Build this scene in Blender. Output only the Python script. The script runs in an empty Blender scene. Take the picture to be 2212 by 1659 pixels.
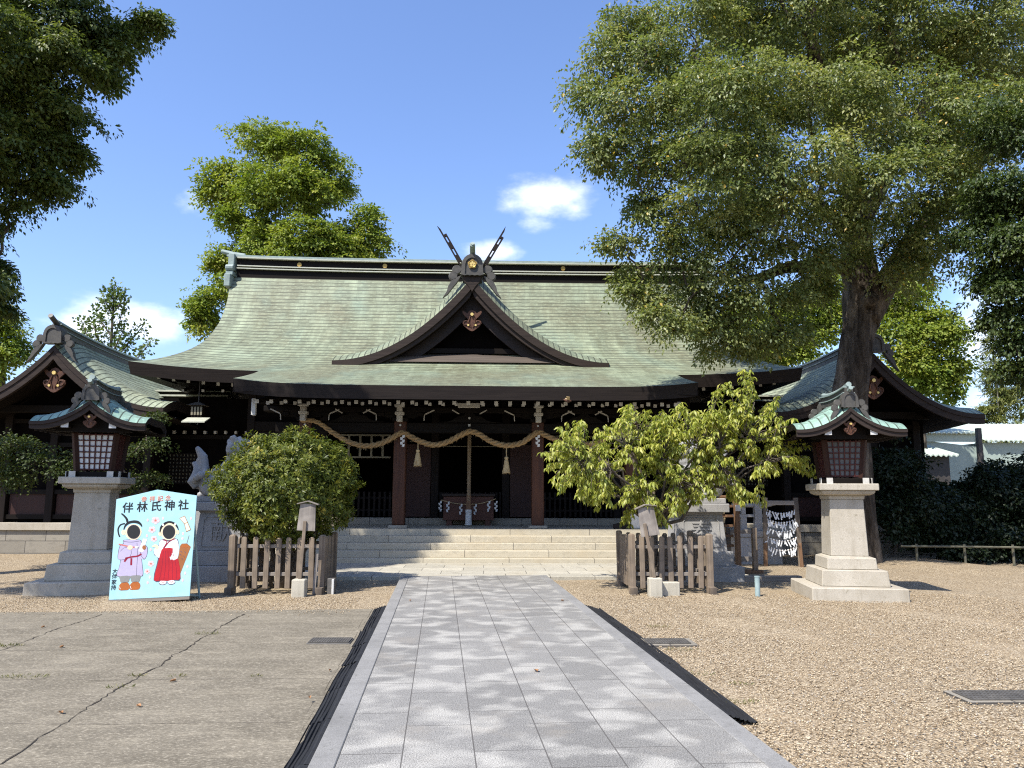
import bpy, math, random
import numpy as np
from mathutils import Vector, Matrix
from mathutils.geometry import tessellate_polygon
# ------------------------------------------------------------------ camera, sky, sun, exposure
SC = bpy.context.scene
COL = SC.collection
FPX, UC, VC = 1662.0, 1106.0, 829.5          # focal length and centre on a 2212 px wide picture
PITCH = math.atan(238.5 / FPX); YAW = math.radians(2.0); ROLL = 0.004
_r0 = np.array([math.cos(YAW), -math.sin(YAW), 0.0])
FW = np.array([math.sin(YAW) * math.cos(PITCH), math.cos(YAW) * math.cos(PITCH), math.sin(PITCH)])
_u0 = np.cross(_r0, FW)
RT = _r0 * math.cos(ROLL) + _u0 * math.sin(ROLL)
UP = _u0 * math.cos(ROLL) - _r0 * math.sin(ROLL)
EYE = np.array([0.0, 0.0, 1.6])
cam_d = bpy.data.cameras.new('camera'); cam = bpy.data.objects.new('camera', cam_d); COL.objects.link(cam)
cam_d.sensor_width = 36.0; cam_d.lens = 36.0 * FPX / 2212.0; cam_d.clip_end = 3000; cam_d.clip_start = 0.05
cam.matrix_world = Matrix(((RT[0], UP[0], -FW[0], 0), (RT[1], UP[1], -FW[1], 0), (RT[2], UP[2], -FW[2], 1.6), (0, 0, 0, 1)))
SC.camera = cam

SUN_TRAVEL = Vector((0.98, 1.0, -1.87)).normalized()     # direction the light travels
SUN_ELEV = math.asin(-SUN_TRAVEL.z)
SUN_AZ = math.atan2(-SUN_TRAVEL.x, -SUN_TRAVEL.y)        # compass direction of the sun, clockwise from +Y
sun_d = bpy.data.lights.new('sun', 'SUN'); sun = bpy.data.objects.new('sun', sun_d); COL.objects.link(sun)
sun_d.energy = 4.4; sun_d.angle = math.radians(0.53); sun_d.color = (1.0, 0.955, 0.88)
sun.rotation_euler = SUN_TRAVEL.to_track_quat('-Z', 'Y').to_euler(); sun.location = (-20, -20, 40)
SKY_STRENGTH = 0.13
SC.view_settings.view_transform = 'Standard'; SC.view_settings.look = 'None'
SC.view_settings.exposure = 0.92; SC.view_settings.gamma = 1.0

def ray(u, v): return FW + RT * (u - UC) / FPX - UP * (v - VC) / FPX
def at(u, v, Y):
    d = ray(u, v); return EYE + d * Y / d[1]
def gr(u, v, z=0.0):
    d = ray(u, v); return EYE + d * (z - 1.6) / d[2]
def pxm(u, v, Y):                                        # metres per pixel there
    return (at(u + 1, v, Y) - at(u, v, Y))[0]

def build_world():
    w = bpy.data.worlds.new('World'); SC.world = w; w.use_nodes = True
    nt = w.node_tree; nt.nodes.clear(); N = nt.nodes.new; L = nt.links.new
    sky = N('ShaderNodeTexSky'); sky.sky_type = 'NISHITA'; sky.sun_disc = False
    sky.sun_elevation = SUN_ELEV; sky.sun_rotation = SUN_AZ
    sky.altitude = 0; sky.air_density = 1.15; sky.dust_density = 0.9; sky.ozone_density = 3.0
    bg = N('ShaderNodeBackground'); bg.inputs['Strength'].default_value = SKY_STRENGTH
    out = N('ShaderNodeOutputWorld')
    tc = N('ShaderNodeTexCoord')
    def math_(op, a, b=None, clamp=False):
        m = N('ShaderNodeMath'); m.operation = op; m.use_clamp = clamp
        for i, x in enumerate((a, b)):
            if x is None: continue
            if isinstance(x, (int, float)): m.inputs[i].default_value = x
            else: L(x, m.inputs[i])
        return m.outputs[0]
    def dot(vec):
        m = N('ShaderNodeVectorMath'); m.operation = 'DOT_PRODUCT'
        L(tc.outputs['Generated'], m.inputs[0]); m.inputs[1].default_value = tuple(vec); return m.outputs['Value']
    # cumulus banks, each at its own bearing and height in the sky
    total = None
    for (u, v, su, sv, g) in CLOUDS:
        c = ray(u, v); c /= np.linalg.norm(c)
        h = np.cross(c, (0, 0, 1.0)); h /= np.linalg.norm(h); k = np.cross(h, c)
        a = math_('DIVIDE', dot(h), su / FPX); b = math_('DIVIDE', dot(k), sv / FPX)
        q = math_('ADD', math_('MULTIPLY', a, a), math_('MULTIPLY', b, b))
        m = math_('MULTIPLY', math_('EXPONENT', math_('MULTIPLY', q, -1.0)), g)
        m = math_('MULTIPLY', m, math_('GREATER_THAN', dot(c), 0.0))
        total = m if total is None else math_('MAXIMUM', total, m)
    nz = N('ShaderNodeTexNoise'); nz.inputs['Scale'].default_value = 10.0; nz.inputs['Detail'].default_value = 10.0
    nz.inputs['Roughness'].default_value = 0.58
    mp = N('ShaderNodeMapping'); mp.inputs['Scale'].default_value = (1, 1, 1.9)
    L(tc.outputs['Generated'], mp.inputs['Vector']); L(mp.outputs['Vector'], nz.inputs['Vector'])
    n2 = N('ShaderNodeTexNoise'); n2.inputs['Scale'].default_value = 34.0; n2.inputs['Detail'].default_value = 8.0; L(mp.outputs['Vector'], n2.inputs['Vector'])
    fl = math_('ADD', math_('MULTIPLY', nz.outputs['Fac'], .82), math_('MULTIPLY', n2.outputs['Fac'], .22))
    mr = N('ShaderNodeMapRange'); mr.interpolation_type = 'SMOOTHSTEP'; mr.inputs['From Min'].default_value = .95; mr.inputs['From Max'].default_value = 1.42; L(math_('ADD', total, fl), mr.inputs['Value'])
    dens = math_('MULTIPLY', mr.outputs['Result'], 0.95)
    mix = N('ShaderNodeMixRGB'); mix.inputs['Color2'].default_value = (7.2, 7.4, 7.8, 1)
    tint = N('ShaderNodeMixRGB'); tint.blend_type = 'MULTIPLY'; tint.inputs['Fac'].default_value = 1.0
    tint.inputs['Color2'].default_value = SKY_TINT
    L(sky.outputs['Color'], tint.inputs['Color1'])
    L(dens, mix.inputs['Fac']); L(tint.outputs['Color'], mix.inputs['Color1']); L(mix.outputs['Color'], bg.inputs['Color'])
    L(bg.outputs['Background'], out.inputs['Surface'])
SKY_TINT = (0.86, 0.90, 1.08, 1)
CLOUDS = [(1170, 428, 165, 70, .80), (1060, 545, 110, 55, .72), (425, 445, 75, 60, .56), (330, 690, 190, 85, .70),
          (190, 720, 130, 70, .66), (2110, 760, 90, 190, .68), (300, 628, 60, 24, .5), (1160, 480, 90, 50, .62)]
build_world()
CY = SC.cycles if hasattr(SC, 'cycles') else None
if CY:
    CY.max_bounces = 6; CY.diffuse_bounces = 3; CY.glossy_bounces = 2; CY.transmission_bounces = 4; CY.transparent_max_bounces = 4
    CY.caustics_reflective = False; CY.caustics_refractive = False
    CY.use_denoising = False; CY.filter_width = 1.15

# ------------------------------------------------------------------ helpers
def lin(r, g, b):
    return tuple(((c / 255) / 12.92 if c / 255 <= .04045 else ((c / 255 + .055) / 1.055) ** 2.4) for c in (r, g, b)) + (1,)

class NT:
    """short hand for writing a node material"""
    def __init__(s, name):
        s.m = bpy.data.materials.new(name); s.m.use_nodes = True; s.t = s.m.node_tree; s.t.nodes.clear()
        s.out = s.N('ShaderNodeOutputMaterial'); s.b = s.N('ShaderNodeBsdfPrincipled'); s.L(s.b.outputs[0], s.out.inputs['Surface'])
        s.tc = s.N('ShaderNodeTexCoord')
    def N(s, t, **kw):
        n = s.t.nodes.new(t)
        for k, v in kw.items():
            if hasattr(n, k): setattr(n, k, v)
            else: n.inputs[k].default_value = v
        return n
    def L(s, a, b): s.t.links.new(a, b)
    def vec(s, which='Object', scale=(1, 1, 1), rot=(0, 0, 0), loc=(0, 0, 0)):
        mp = s.N('ShaderNodeMapping'); mp.inputs['Scale'].default_value = scale; mp.inputs['Rotation'].default_value = rot; mp.inputs['Location'].default_value = loc
        s.L(s.tc.outputs[which], mp.inputs['Vector']); return mp.outputs['Vector']
    def noise(s, vec, scale, detail=4, rough=.55, dist=0.0):
        n = s.N('ShaderNodeTexNoise'); n.inputs['Scale'].default_value = scale; n.inputs['Detail'].default_value = detail
        n.inputs['Roughness'].default_value = rough; n.inputs['Distortion'].default_value = dist
        if vec is not None: s.L(vec, n.inputs['Vector'])
        return n.outputs['Fac']
    def ramp(s, fac, stops):
        r = s.N('ShaderNodeValToRGB'); e = r.color_ramp.elements
        while len(e) < len(stops): e.new(0.5)
        for i, (p, c) in enumerate(stops):
            e[i].position = p; e[i].color = c if len(c) == 4 else tuple(c) + (1,)
        s.L(fac, r.inputs['Fac']); return r.outputs['Color']
    def mix(s, fac, a, b, mode='MIX'):
        m = s.N('ShaderNodeMixRGB'); m.blend_type = mode
        for i, x in zip(('Fac', 'Color1', 'Color2'), (fac, a, b)):
            if isinstance(x, (int, float)): m.inputs[i].default_value = x
            elif isinstance(x, tuple): m.inputs[i].default_value = x if len(x) == 4 else x + (1,)
            else: s.L(x, m.inputs[i])
        return m.outputs['Color']
    def math(s, op, a, b=None, clamp=False):
        m = s.N('ShaderNodeMath'); m.operation = op; m.use_clamp = clamp
        for i, x in enumerate((a, b)):
            if x is None: continue
            if isinstance(x, (int, float)): m.inputs[i].default_value = x
            else: s.L(x, m.inputs[i])
        return m.outputs[0]
    def bump(s, h, strength=.3, dist=.01):
        b = s.N('ShaderNodeBump'); b.inputs['Strength'].default_value = strength; b.inputs['Distance'].default_value = dist
        s.L(h, b.inputs['Height']); s.L(b.outputs['Normal'], s.b.inputs['Normal'])
    def fin(s, col, rough=.7, spec=.3, metal=0):
        if isinstance(col, tuple): s.b.inputs['Base Color'].default_value = col if len(col) == 4 else col + (1,)
        else: s.L(col, s.b.inputs['Base Color'])
        if isinstance(rough, (int, float)): s.b.inputs['Roughness'].default_value = rough
        else: s.L(rough, s.b.inputs['Roughness'])
        s.b.inputs['Specular IOR Level'].default_value = spec; s.b.inputs['Metallic'].default_value = metal
        return s.m

def mat_simple(name, c1, c2=None, scale=8, rough=.65, bump=.15, bscale=40, spec=.3, stretch=(1, 1, 1), metal=0):
    n = NT(name); c2 = c2 or tuple(x * .7 for x in c1[:3])
    v = n.vec(scale=stretch)
    f = n.ramp(n.noise(v, scale, 6, .62), [(.3, c1), (.7, c2)])
    if bump: n.bump(n.noise(v, bscale, 4), bump, .01)
    return n.fin(f, rough, spec, metal)

def mat_wood(name, c1, c2, axis=2, rough=.6, grain=26, spec=.3, fade=None):
    n = NT(name); st = [1, 1, 1]; st[axis] = .05
    v = n.vec(scale=tuple(st)); g = n.noise(v, grain, 8, .65, .4); big = n.noise(n.vec(), 1.7, 3)
    c = n.ramp(g, [(.28, c1), (.72, c2)])
    if fade: c = n.mix(n.ramp(big, [(.42, (0, 0, 0)), (.66, (1, 1, 1))]), c, fade)
    n.bump(g, .25, .006)
    return n.fin(c, rough, spec)

def mat_granite(name, light, mid, dark, rough=.75, stain=None, scale=1.0):
    n = NT(name); v = n.vec()
    a = n.noise(v, 190 * scale, 3, .7); b = n.noise(v, 60 * scale, 4, .6); big = n.noise(v, 1.6, 5, .6)
    c = n.ramp(a, [(.36, dark), (.5, mid), (.62, light)])
    c = n.mix(.35, c, n.ramp(b, [(.35, mid), (.65, light)]))
    s = stain or tuple(x * .62 for x in mid[:3])
    c = n.mix(n.ramp(big, [(.45, (0, 0, 0)), (.75, (.75, .75, .75))]), c, s)
    # rain streaks running down the faces
    st = n.noise(n.vec(scale=(1, 1, .12)), 9, 5, .7)
    c = n.mix(n.ramp(st, [(.52, (0, 0, 0)), (.76, (.6, .6, .6))]), c, s)
    li = n.noise(n.vec(loc=(4, 2, 7)), 11, 6, .75)
    c = n.mix(n.ramp(li, [(.60, (0, 0, 0)), (.68, (.55, .55, .55))]), c, (s[0] * .6, s[1] * .6, s[2] * .52))
    n.bump(n.math('ADD', n.math('MULTIPLY', a, .5), b), .25, .006)
    return n.fin(c, rough, .25)

def mat_copper(name, row=.19, wid=.42, base=((.36, .40, .30), (.27, .30, .20), (.20, .20, .13)), blue=(.24, .36, .33), bluefac=.5, seam=.012, streak=.55):
    """weathered copper shingles in courses; UV in metres: u along the eave, v down the slope"""
    n = NT(name); uv = n.tc.outputs['UV']
    br = n.N('ShaderNodeTexBrick'); br.offset = .37; br.squash = 1
    br.inputs['Scale'].default_value = 1; br.inputs['Brick Width'].default_value = wid; br.inputs['Row Height'].default_value = row
    br.inputs['Mortar Size'].default_value = seam * .32; br.inputs['Mortar Smooth'].default_value = .4; br.inputs['Bias'].default_value = 0
    br.inputs['Color1'].default_value = (0, 0, 0, 1); br.inputs['Color2'].default_value = (1, 1, 1, 1); br.inputs['Mortar'].default_value = (.5, .5, .5, 1)
    n.L(uv, br.inputs['Vector'])
    sp = n.N('ShaderNodeSeparateXYZ'); n.L(uv, sp.inputs[0])
    fr = n.math('FRACT', n.math('DIVIDE', sp.outputs[1], row))           # 0 at the lower lip of each course
    lip = n.ramp(fr, [(0.0, (1, 1, 1)), (seam / row * 1.2, (.9, .9, .9)), (seam / row * 2.4, (0, 0, 0))])
    m1 = n.vec('UV', (1, .10, 1)); m2 = n.vec('UV', (1, .55, 1), loc=(7, 3, 0)); m3 = n.vec('UV', (1.2, 3.2, 1))
    st = n.noise(m1, 2.4, 7, .7); big = n.noise(m2, .42, 6, .62); fine = n.noise(m3, 5, 5, .7)
    c = n.ramp(st, [(.34, base[1]), (.5, base[0]), (.66, tuple(min(1, x * 1.55) for x in base[0]))])
    c = n.mix(n.math('MULTIPLY', n.ramp(n.noise(n.vec('UV', (.5, .5, 1), loc=(2, 8, 0)), .5, 4, .6), [(.48, (0, 0, 0)), (.68, (1, 1, 1))]), .55), c, tuple(x * k for x, k in zip(base[0], (1.45, 1.6, 1.8))))
    c = n.mix(n.math('MULTIPLY', n.ramp(big, [(.40, (0, 0, 0)), (.60, (1, 1, 1))]), streak), c, base[2])
    c = n.mix(n.math('MULTIPLY', n.ramp(n.noise(m2, .7, 5, .6), [(.52, (0, 0, 0)), (.72, (1, 1, 1))]), bluefac), c, blue)
    tone = n.math('ADD', n.math('MULTIPLY', br.outputs['Color'], .36), .84)
    c = n.mix(1.0, c, tone, 'MULTIPLY')
    c = n.mix(n.math('MULTIPLY', n.ramp(fine, [(.5, (0, 0, 0)), (.64, (1, 1, 1))]), .6), c, tuple(min(1, x * 1.75) for x in base[0]))
    c = n.mix(n.math('MULTIPLY', br.outputs['Fac'], .35), c, (.06, .065, .048))
    c = n.mix(n.math('MULTIPLY', lip, .95), c, (.04, .043, .028))
    n.bump(n.math('SUBTRACT', n.math('MULTIPLY', n.math('SUBTRACT', 1.0, fr), .8), n.math('MULTIPLY', fine, .15)), .45, .02)
    return n.fin(c, .6, .3)

def mat_leaf(name, cols, trans=.35, rough=.5, spec=.35):
    n = NT(name)
    a = n.N('ShaderNodeAttribute'); a.attribute_name = 'tint'
    c = n.ramp(a.outputs['Fac'], [(i / max(1, len(cols) - 1), x) for i, x in enumerate(cols)])
    n.fin(c, rough, spec)
    tr = n.N('ShaderNodeBsdfTranslucent'); n.L(n.mix(1.0, c, (1.0, 1.05, .55), 'MULTIPLY'), tr.inputs['Color'])
    ms = n.N('ShaderNodeMixShader'); ms.inputs['Fac'].default_value = trans
    n.L(n.b.outputs[0], ms.inputs[1]); n.L(tr.outputs[0], ms.inputs[2]); n.L(ms.outputs[0], n.out.inputs['Surface'])
    return n.m

class MB:
    def __init__(s): s.v = []; s.f = []; s.mi = []; s.uv = {}
    def _add(s, vs, fs, m=0):
        o = len(s.v); s.v += [tuple(map(float, x)) for x in vs]
        for f in fs: s.f.append(tuple(i + o for i in f)); s.mi.append(m)
        return s
    def hexa(s, p, m=0):
        return s._add(p, [(0, 3, 2, 1), (4, 5, 6, 7), (0, 1, 5, 4), (1, 2, 6, 5), (2, 3, 7, 6), (3, 0, 4, 7)], m)
    def box(s, x0, x1, y0, y1, z0, z1, m=0):
        return s.hexa([(x0, y0, z0), (x1, y0, z0), (x1, y1, z0), (x0, y1, z0), (x0, y0, z1), (x1, y0, z1), (x1, y1, z1), (x0, y1, z1)], m)
    def taper(s, cx, cy, z0, z1, w0, w1, d0=None, d1=None, m=0):
        d0 = w0 if d0 is None else d0; d1 = w1 if d1 is None else d1
        a, b, c, d = w0 / 2, d0 / 2, w1 / 2, d1 / 2
        return s.hexa([(cx - a, cy - b, z0), (cx + a, cy - b, z0), (cx + a, cy + b, z0), (cx - a, cy + b, z0),
                       (cx - c, cy - d, z1), (cx + c, cy - d, z1), (cx + c, cy + d, z1), (cx - c, cy + d, z1)], m)
    def bar(s, p, q, w, h=None, m=0, up=(0, 0, 1)):
        """box beam from p to q"""
        h = h or w; p = Vector(p); q = Vector(q); d = (q - p).normalized(); sd = d.cross(Vector(up))
        if sd.length < 1e-4: sd = d.cross(Vector((1, 0, 0)))
        sd.normalize(); u = sd.cross(d); sd *= w / 2; u *= h / 2
        return s.hexa([p - sd - u, q - sd - u, q + sd - u, p + sd - u, p - sd + u, q - sd + u, q + sd + u, p + sd + u], m)
    def tube(s, pts, rad, n=8, m=0, cap=True, wob=None):
        pts = [Vector(p) for p in pts]
        if isinstance(rad, (int, float)): rad = [rad] * len(pts)
        ref = None; rings = []
        for i, p in enumerate(pts):
            t = (pts[min(i + 1, len(pts) - 1)] - pts[max(i - 1, 0)])
            t = t.normalized() if t.length > 1e-9 else Vector((0, 0, 1))
            if ref is None:
                ref = t.cross(Vector((.3, .2, 1)) if abs(t.z) < .9 else Vector((1, .1, 0))).normalized()
            ref = (ref - t * ref.dot(t)).normalized(); b = t.cross(ref)
            rr = rad[i]
            rings.append([p + (ref * math.cos(a) + b * math.sin(a)) * rr * (wob(i, a) if wob else 1) for a in (2 * math.pi * k / n for k in range(n))])
        vs = [v for r in rings for v in r]; fs = []
        for i in range(len(rings) - 1):
            for k in range(n):
                k2 = (k + 1) % n; fs.append((i * n + k, i * n + k2, (i + 1) * n + k2, (i + 1) * n + k))
        if cap: fs.append(tuple(reversed(range(n)))); fs.append(tuple(range((len(rings) - 1) * n, len(rings) * n)))
        return s._add(vs, fs, m)
    def prism(s, poly, y0, y1, m=0):
        """polygon in x-z, pushed from y0 to y1 (concave is fine)"""
        poly = [tuple(p) for p in poly]
        tri = tessellate_polygon([[Vector((x, z, 0)) for x, z in poly]]); n = len(poly)
        vs = [(x, y0, z) for x, z in poly] + [(x, y1, z) for x, z in poly]
        fs = [tuple(t) for t in tri] + [tuple(i + n for i in reversed(t)) for t in tri]
        fs += [(i, i + n, (i + 1) % n + n, (i + 1) % n) for i in range(n)]
        return s._add(vs, fs, m)
    def poly(s, pts3, m=0):
        """flat polygon in x-z at each point's own y"""
        tri = tessellate_polygon([[Vector((x, z, 0)) for x, y, z in pts3]])
        return s._add(pts3, [tuple(t) for t in tri], m)
    def grid(s, P, UV=None, m=0, flip=False):
        nr = len(P); nc = len(P[0]); o = len(s.v); base = len(s.f)
        s.v += [tuple(map(float, p)) for r in P for p in r]
        for i in range(nr - 1):
            for j in range(nc - 1):
                q = [(i, j), (i, j + 1), (i + 1, j + 1), (i + 1, j)]
                if flip: q.reverse()
                if UV: s.uv[len(s.f)] = [UV[a][b] for a, b in q]
                s.f.append(tuple(o + a * nc + b for a, b in q)); s.mi.append(m)
        return s
    def lathe(s, prof, n=12, c=(0, 0, 0), m=0):
        rings = [[(c[0] + r * math.cos(2 * math.pi * k / n), c[1] + r * math.sin(2 * math.pi * k / n), c[2] + z) for k in range(n)] for r, z in prof]
        vs = [v for r in rings for v in r]; fs = []
        for i in range(len(rings) - 1):
            for k in range(n): fs.append((i * n + k, i * n + (k + 1) % n, (i + 1) * n + (k + 1) % n, (i + 1) * n + k))
        fs += [tuple(reversed(range(n))), tuple(range((len(rings) - 1) * n, len(rings) * n))]
        return s._add(vs, fs, m)
    def ball(s, c, r, n=10, k=6, m=0):
        rx, ry, rz = (r, r, r) if isinstance(r, (int, float)) else r
        vs = [(c[0], c[1], c[2] - rz)]; fs = []
        for i in range(1, k):
            a = -math.pi / 2 + math.pi * i / k
            for j in range(n):
                b = 2 * math.pi * j / n; vs.append((c[0] + rx * math.cos(a) * math.cos(b), c[1] + ry * math.cos(a) * math.sin(b), c[2] + rz * math.sin(a)))
        vs.append((c[0], c[1], c[2] + rz)); t = len(vs) - 1
        for j in range(n):
            fs.append((0, 1 + (j + 1) % n, 1 + j)); fs.append((t, t - n + j, t - n + (j + 1) % n))
        for i in range(k - 2):
            for j in range(n): fs.append((1 + i * n + j, 1 + i * n + (j + 1) % n, 1 + (i + 1) * n + (j + 1) % n, 1 + (i + 1) * n + j))
        return s._add(vs, fs, m)
    def build(s, name, mats, parent=None, bevel=0, smooth=False, loc=(0, 0, 0), rot=(0, 0, 0), **tags):
        me = bpy.data.meshes.new(name); me.from_pydata(s.v, [], s.f)
        for mt in (mats if isinstance(mats, (list, tuple)) else [mats]): me.materials.append(mt)
        me.polygons.foreach_set('material_index', s.mi)
        if s.uv:
            ul = me.uv_layers.new(name='UVMap')
            for pi, q in s.uv.items():
                p = me.polygons[pi]
                for li, uvc in zip(p.loop_indices, q): ul.data[li].uv = uvc
        if smooth: me.polygons.foreach_set('use_smooth', [True] * len(me.polygons))
        me.update()
        return link(name, me, parent, bevel, loc, rot, **tags)

def link(name, me, parent=None, bevel=0, loc=(0, 0, 0), rot=(0, 0, 0), **tags):
    o = bpy.data.objects.new(name, me); COL.objects.link(o); o.location = loc; o.rotation_euler = rot
    if parent: o.parent = parent
    if bevel:
        b = o.modifiers.new('bevel', 'BEVEL'); b.width = bevel; b.segments = 1; b.limit_method = 'ANGLE'; b.angle_limit = math.radians(40)
    tag(o, **tags); return o
def tag(o, **k):
    for a, b in k.items():
        if b is not None: o[a] = b
    return o
def thing(name, label, category, loc=(0, 0, 0), rz=0, group=None, rot=None, scale=None):
    o = bpy.data.objects.new(name, None); COL.objects.link(o); o.location = loc; o.rotation_euler = rot or (0, 0, rz); o.empty_display_size = .2
    if scale: o.scale = (scale,) * 3
    return tag(o, label=label, category=category, group=group)
def copy_tree(o, parent=None, children=None):
    c = o.copy(); COL.objects.link(c)
    if parent: c.parent = parent
    for ch in list(o.children): copy_tree(ch, c)
    return c
def smooth_poly(pts, n=5, closed=True):
    """Catmull-Rom through the points"""
    P = [np.array(p, float) for p in pts]; out = []; N_ = len(P)
    rng_ = range(N_) if closed else range(N_ - 1)
    for i in rng_:
        if closed: a, b, c, d = P[i - 1], P[i], P[(i + 1) % N_], P[(i + 2) % N_]
        else: a, b, c, d = P[max(i - 1, 0)], P[i], P[i + 1], P[min(i + 2, N_ - 1)]
        for k in range(n):
            t = k / n
            out.append(.5 * ((2 * b) + (-a + c) * t + (2 * a - 5 * b + 4 * c - d) * t * t + (-a + 3 * b - 3 * c + d) * t ** 3))
    if not closed: out.append(P[-1])
    return [tuple(map(float, p)) for p in out]
def text_mesh(txt, size, depth=0.0, offset=0.0):
    cu = bpy.data.curves.new('lettering', 'FONT'); cu.body = txt; cu.size = size; cu.extrude = depth; cu.offset = offset
    cu.align_x = 'CENTER'; cu.align_y = 'CENTER'; cu.resolution_u = 3
    to = bpy.data.objects.new('lettering', cu); COL.objects.link(to)
    bpy.context.view_layer.update()
    me = bpy.data.meshes.new_from_object(to.evaluated_get(bpy.context.evaluated_depsgraph_get()))
    bpy.data.objects.remove(to); bpy.data.curves.remove(cu)
    return me
# ------------------------------------------------------------------ materials
X0 = -0.40                                               # axis of the shrine
def mat_gravel():
    n = NT('gravel'); v = n.vec()
    w = n.N('ShaderNodeVectorMath', operation='ADD')
    nz = n.N('ShaderNodeTexNoise'); nz.inputs['Scale'].default_value = 40; n.L(v, nz.inputs['Vector'])
    sc = n.N('ShaderNodeVectorMath', operation='SCALE'); sc.inputs['Scale'].default_value = .012; n.L(nz.outputs['Color'], sc.inputs[0])
    n.L(v, w.inputs[0]); n.L(sc.outputs[0], w.inputs[1])
    def vor(scale):
        o = n.N('ShaderNodeTexVoronoi', feature='F1'); o.inputs['Scale'].default_value = scale; o.inputs['Randomness'].default_value = 1
        n.L(w.outputs[0], o.inputs['Vector']); return o
    a = vor(52); b = vor(92)
    sep = n.N('ShaderNodeSeparateColor'); n.L(a.outputs['Color'], sep.inputs[0])
    sep2 = n.N('ShaderNodeSeparateColor'); n.L(b.outputs['Color'], sep2.inputs[0])
    stops = [(0, (.06, .042, .024)), (.18, (.20, .145, .088)), (.42, (.36, .28, .178)), (.68, (.53, .43, .285)), (.9, (.72, .62, .45)), (1, (.32, .29, .25))]
    c1 = n.ramp(sep.outputs[0], stops); c2 = n.ramp(sep2.outputs[1], stops)
    c = n.mix(.42, c1, c2)
    gap = n.ramp(a.outputs['Distance'], [(.35, (1, 1, 1)), (.75, (.42, .38, .33))])
    c = n.mix(1.0, c, gap, 'MULTIPLY')
    big = n.noise(n.vec(), .55, 5, .65)
    c = n.mix(n.ramp(big, [(.42, (0, 0, 0)), (.72, (.5, .5, .5))]), c, (.33, .25, .155))
    mid = n.noise(n.vec(), 3.2, 5, .7)
    c = n.mix(n.ramp(mid, [(.53, (0, 0, 0)), (.74, (.5, .5, .5))]), c, (.24, .18, .11))
    h = n.math('SUBTRACT', 1.0, a.outputs['Distance'])
    n.bump(n.math('ADD', h, n.math('MULTIPLY', n.math('SUBTRACT', 1.0, b.outputs['Distance']), .6)), .75, .018)
    return n.fin(c, .85, .2)
def mat_concrete():
    n = NT('old_concrete'); v = n.vec()
    a = n.noise(v, 1.1, 7, .68); b = n.noise(n.vec(scale=(.5, 1.8, 1)), 3.2, 7, .72, .6); f = n.noise(v, 95, 4, .7); st = n.noise(n.vec(scale=(.85, 1.8, 1)), 7.5, 9, .82, .6)
    c = n.ramp(a, [(.3, (.105, .090, .064)), (.52, (.155, .134, .098)), (.75, (.215, .188, .140))])
    c = n.mix(n.ramp(b, [(.50, (0, 0, 0)), (.72, (.75, .75, .75))]), c, (.27, .235, .172))
    c = n.mix(n.ramp(st, [(.54, (0, 0, 0)), (.66, (.6, .6, .6))]), c, (.36, .315, .235))
    c = n.mix(n.ramp(n.noise(v, 2.3, 6, .7), [(.52, (0, 0, 0)), (.78, (.6, .6, .6))]), c, (.095, .082, .062))
    c = n.mix(n.ramp(f, [(.35, (.5, .5, .5)), (.5, (0, 0, 0))]), c, (.08, .068, .052))
    g = n.noise(n.vec(scale=(.8, 1.5, 1)), 42, 5, .8); c = n.mix(n.ramp(g, [(.52, (0, 0, 0)), (.66, (.75, .75, .75))]), c, (.40, .355, .27)); c = n.mix(n.ramp(g, [(.34, (.7, .7, .7)), (.46, (0, 0, 0))]), c, (.085, .074, .056))
    n.bump(n.math('ADD', n.math('MULTIPLY', f, .5), b), .35, .008)
    return n.fin(c, .85, .2)
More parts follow.
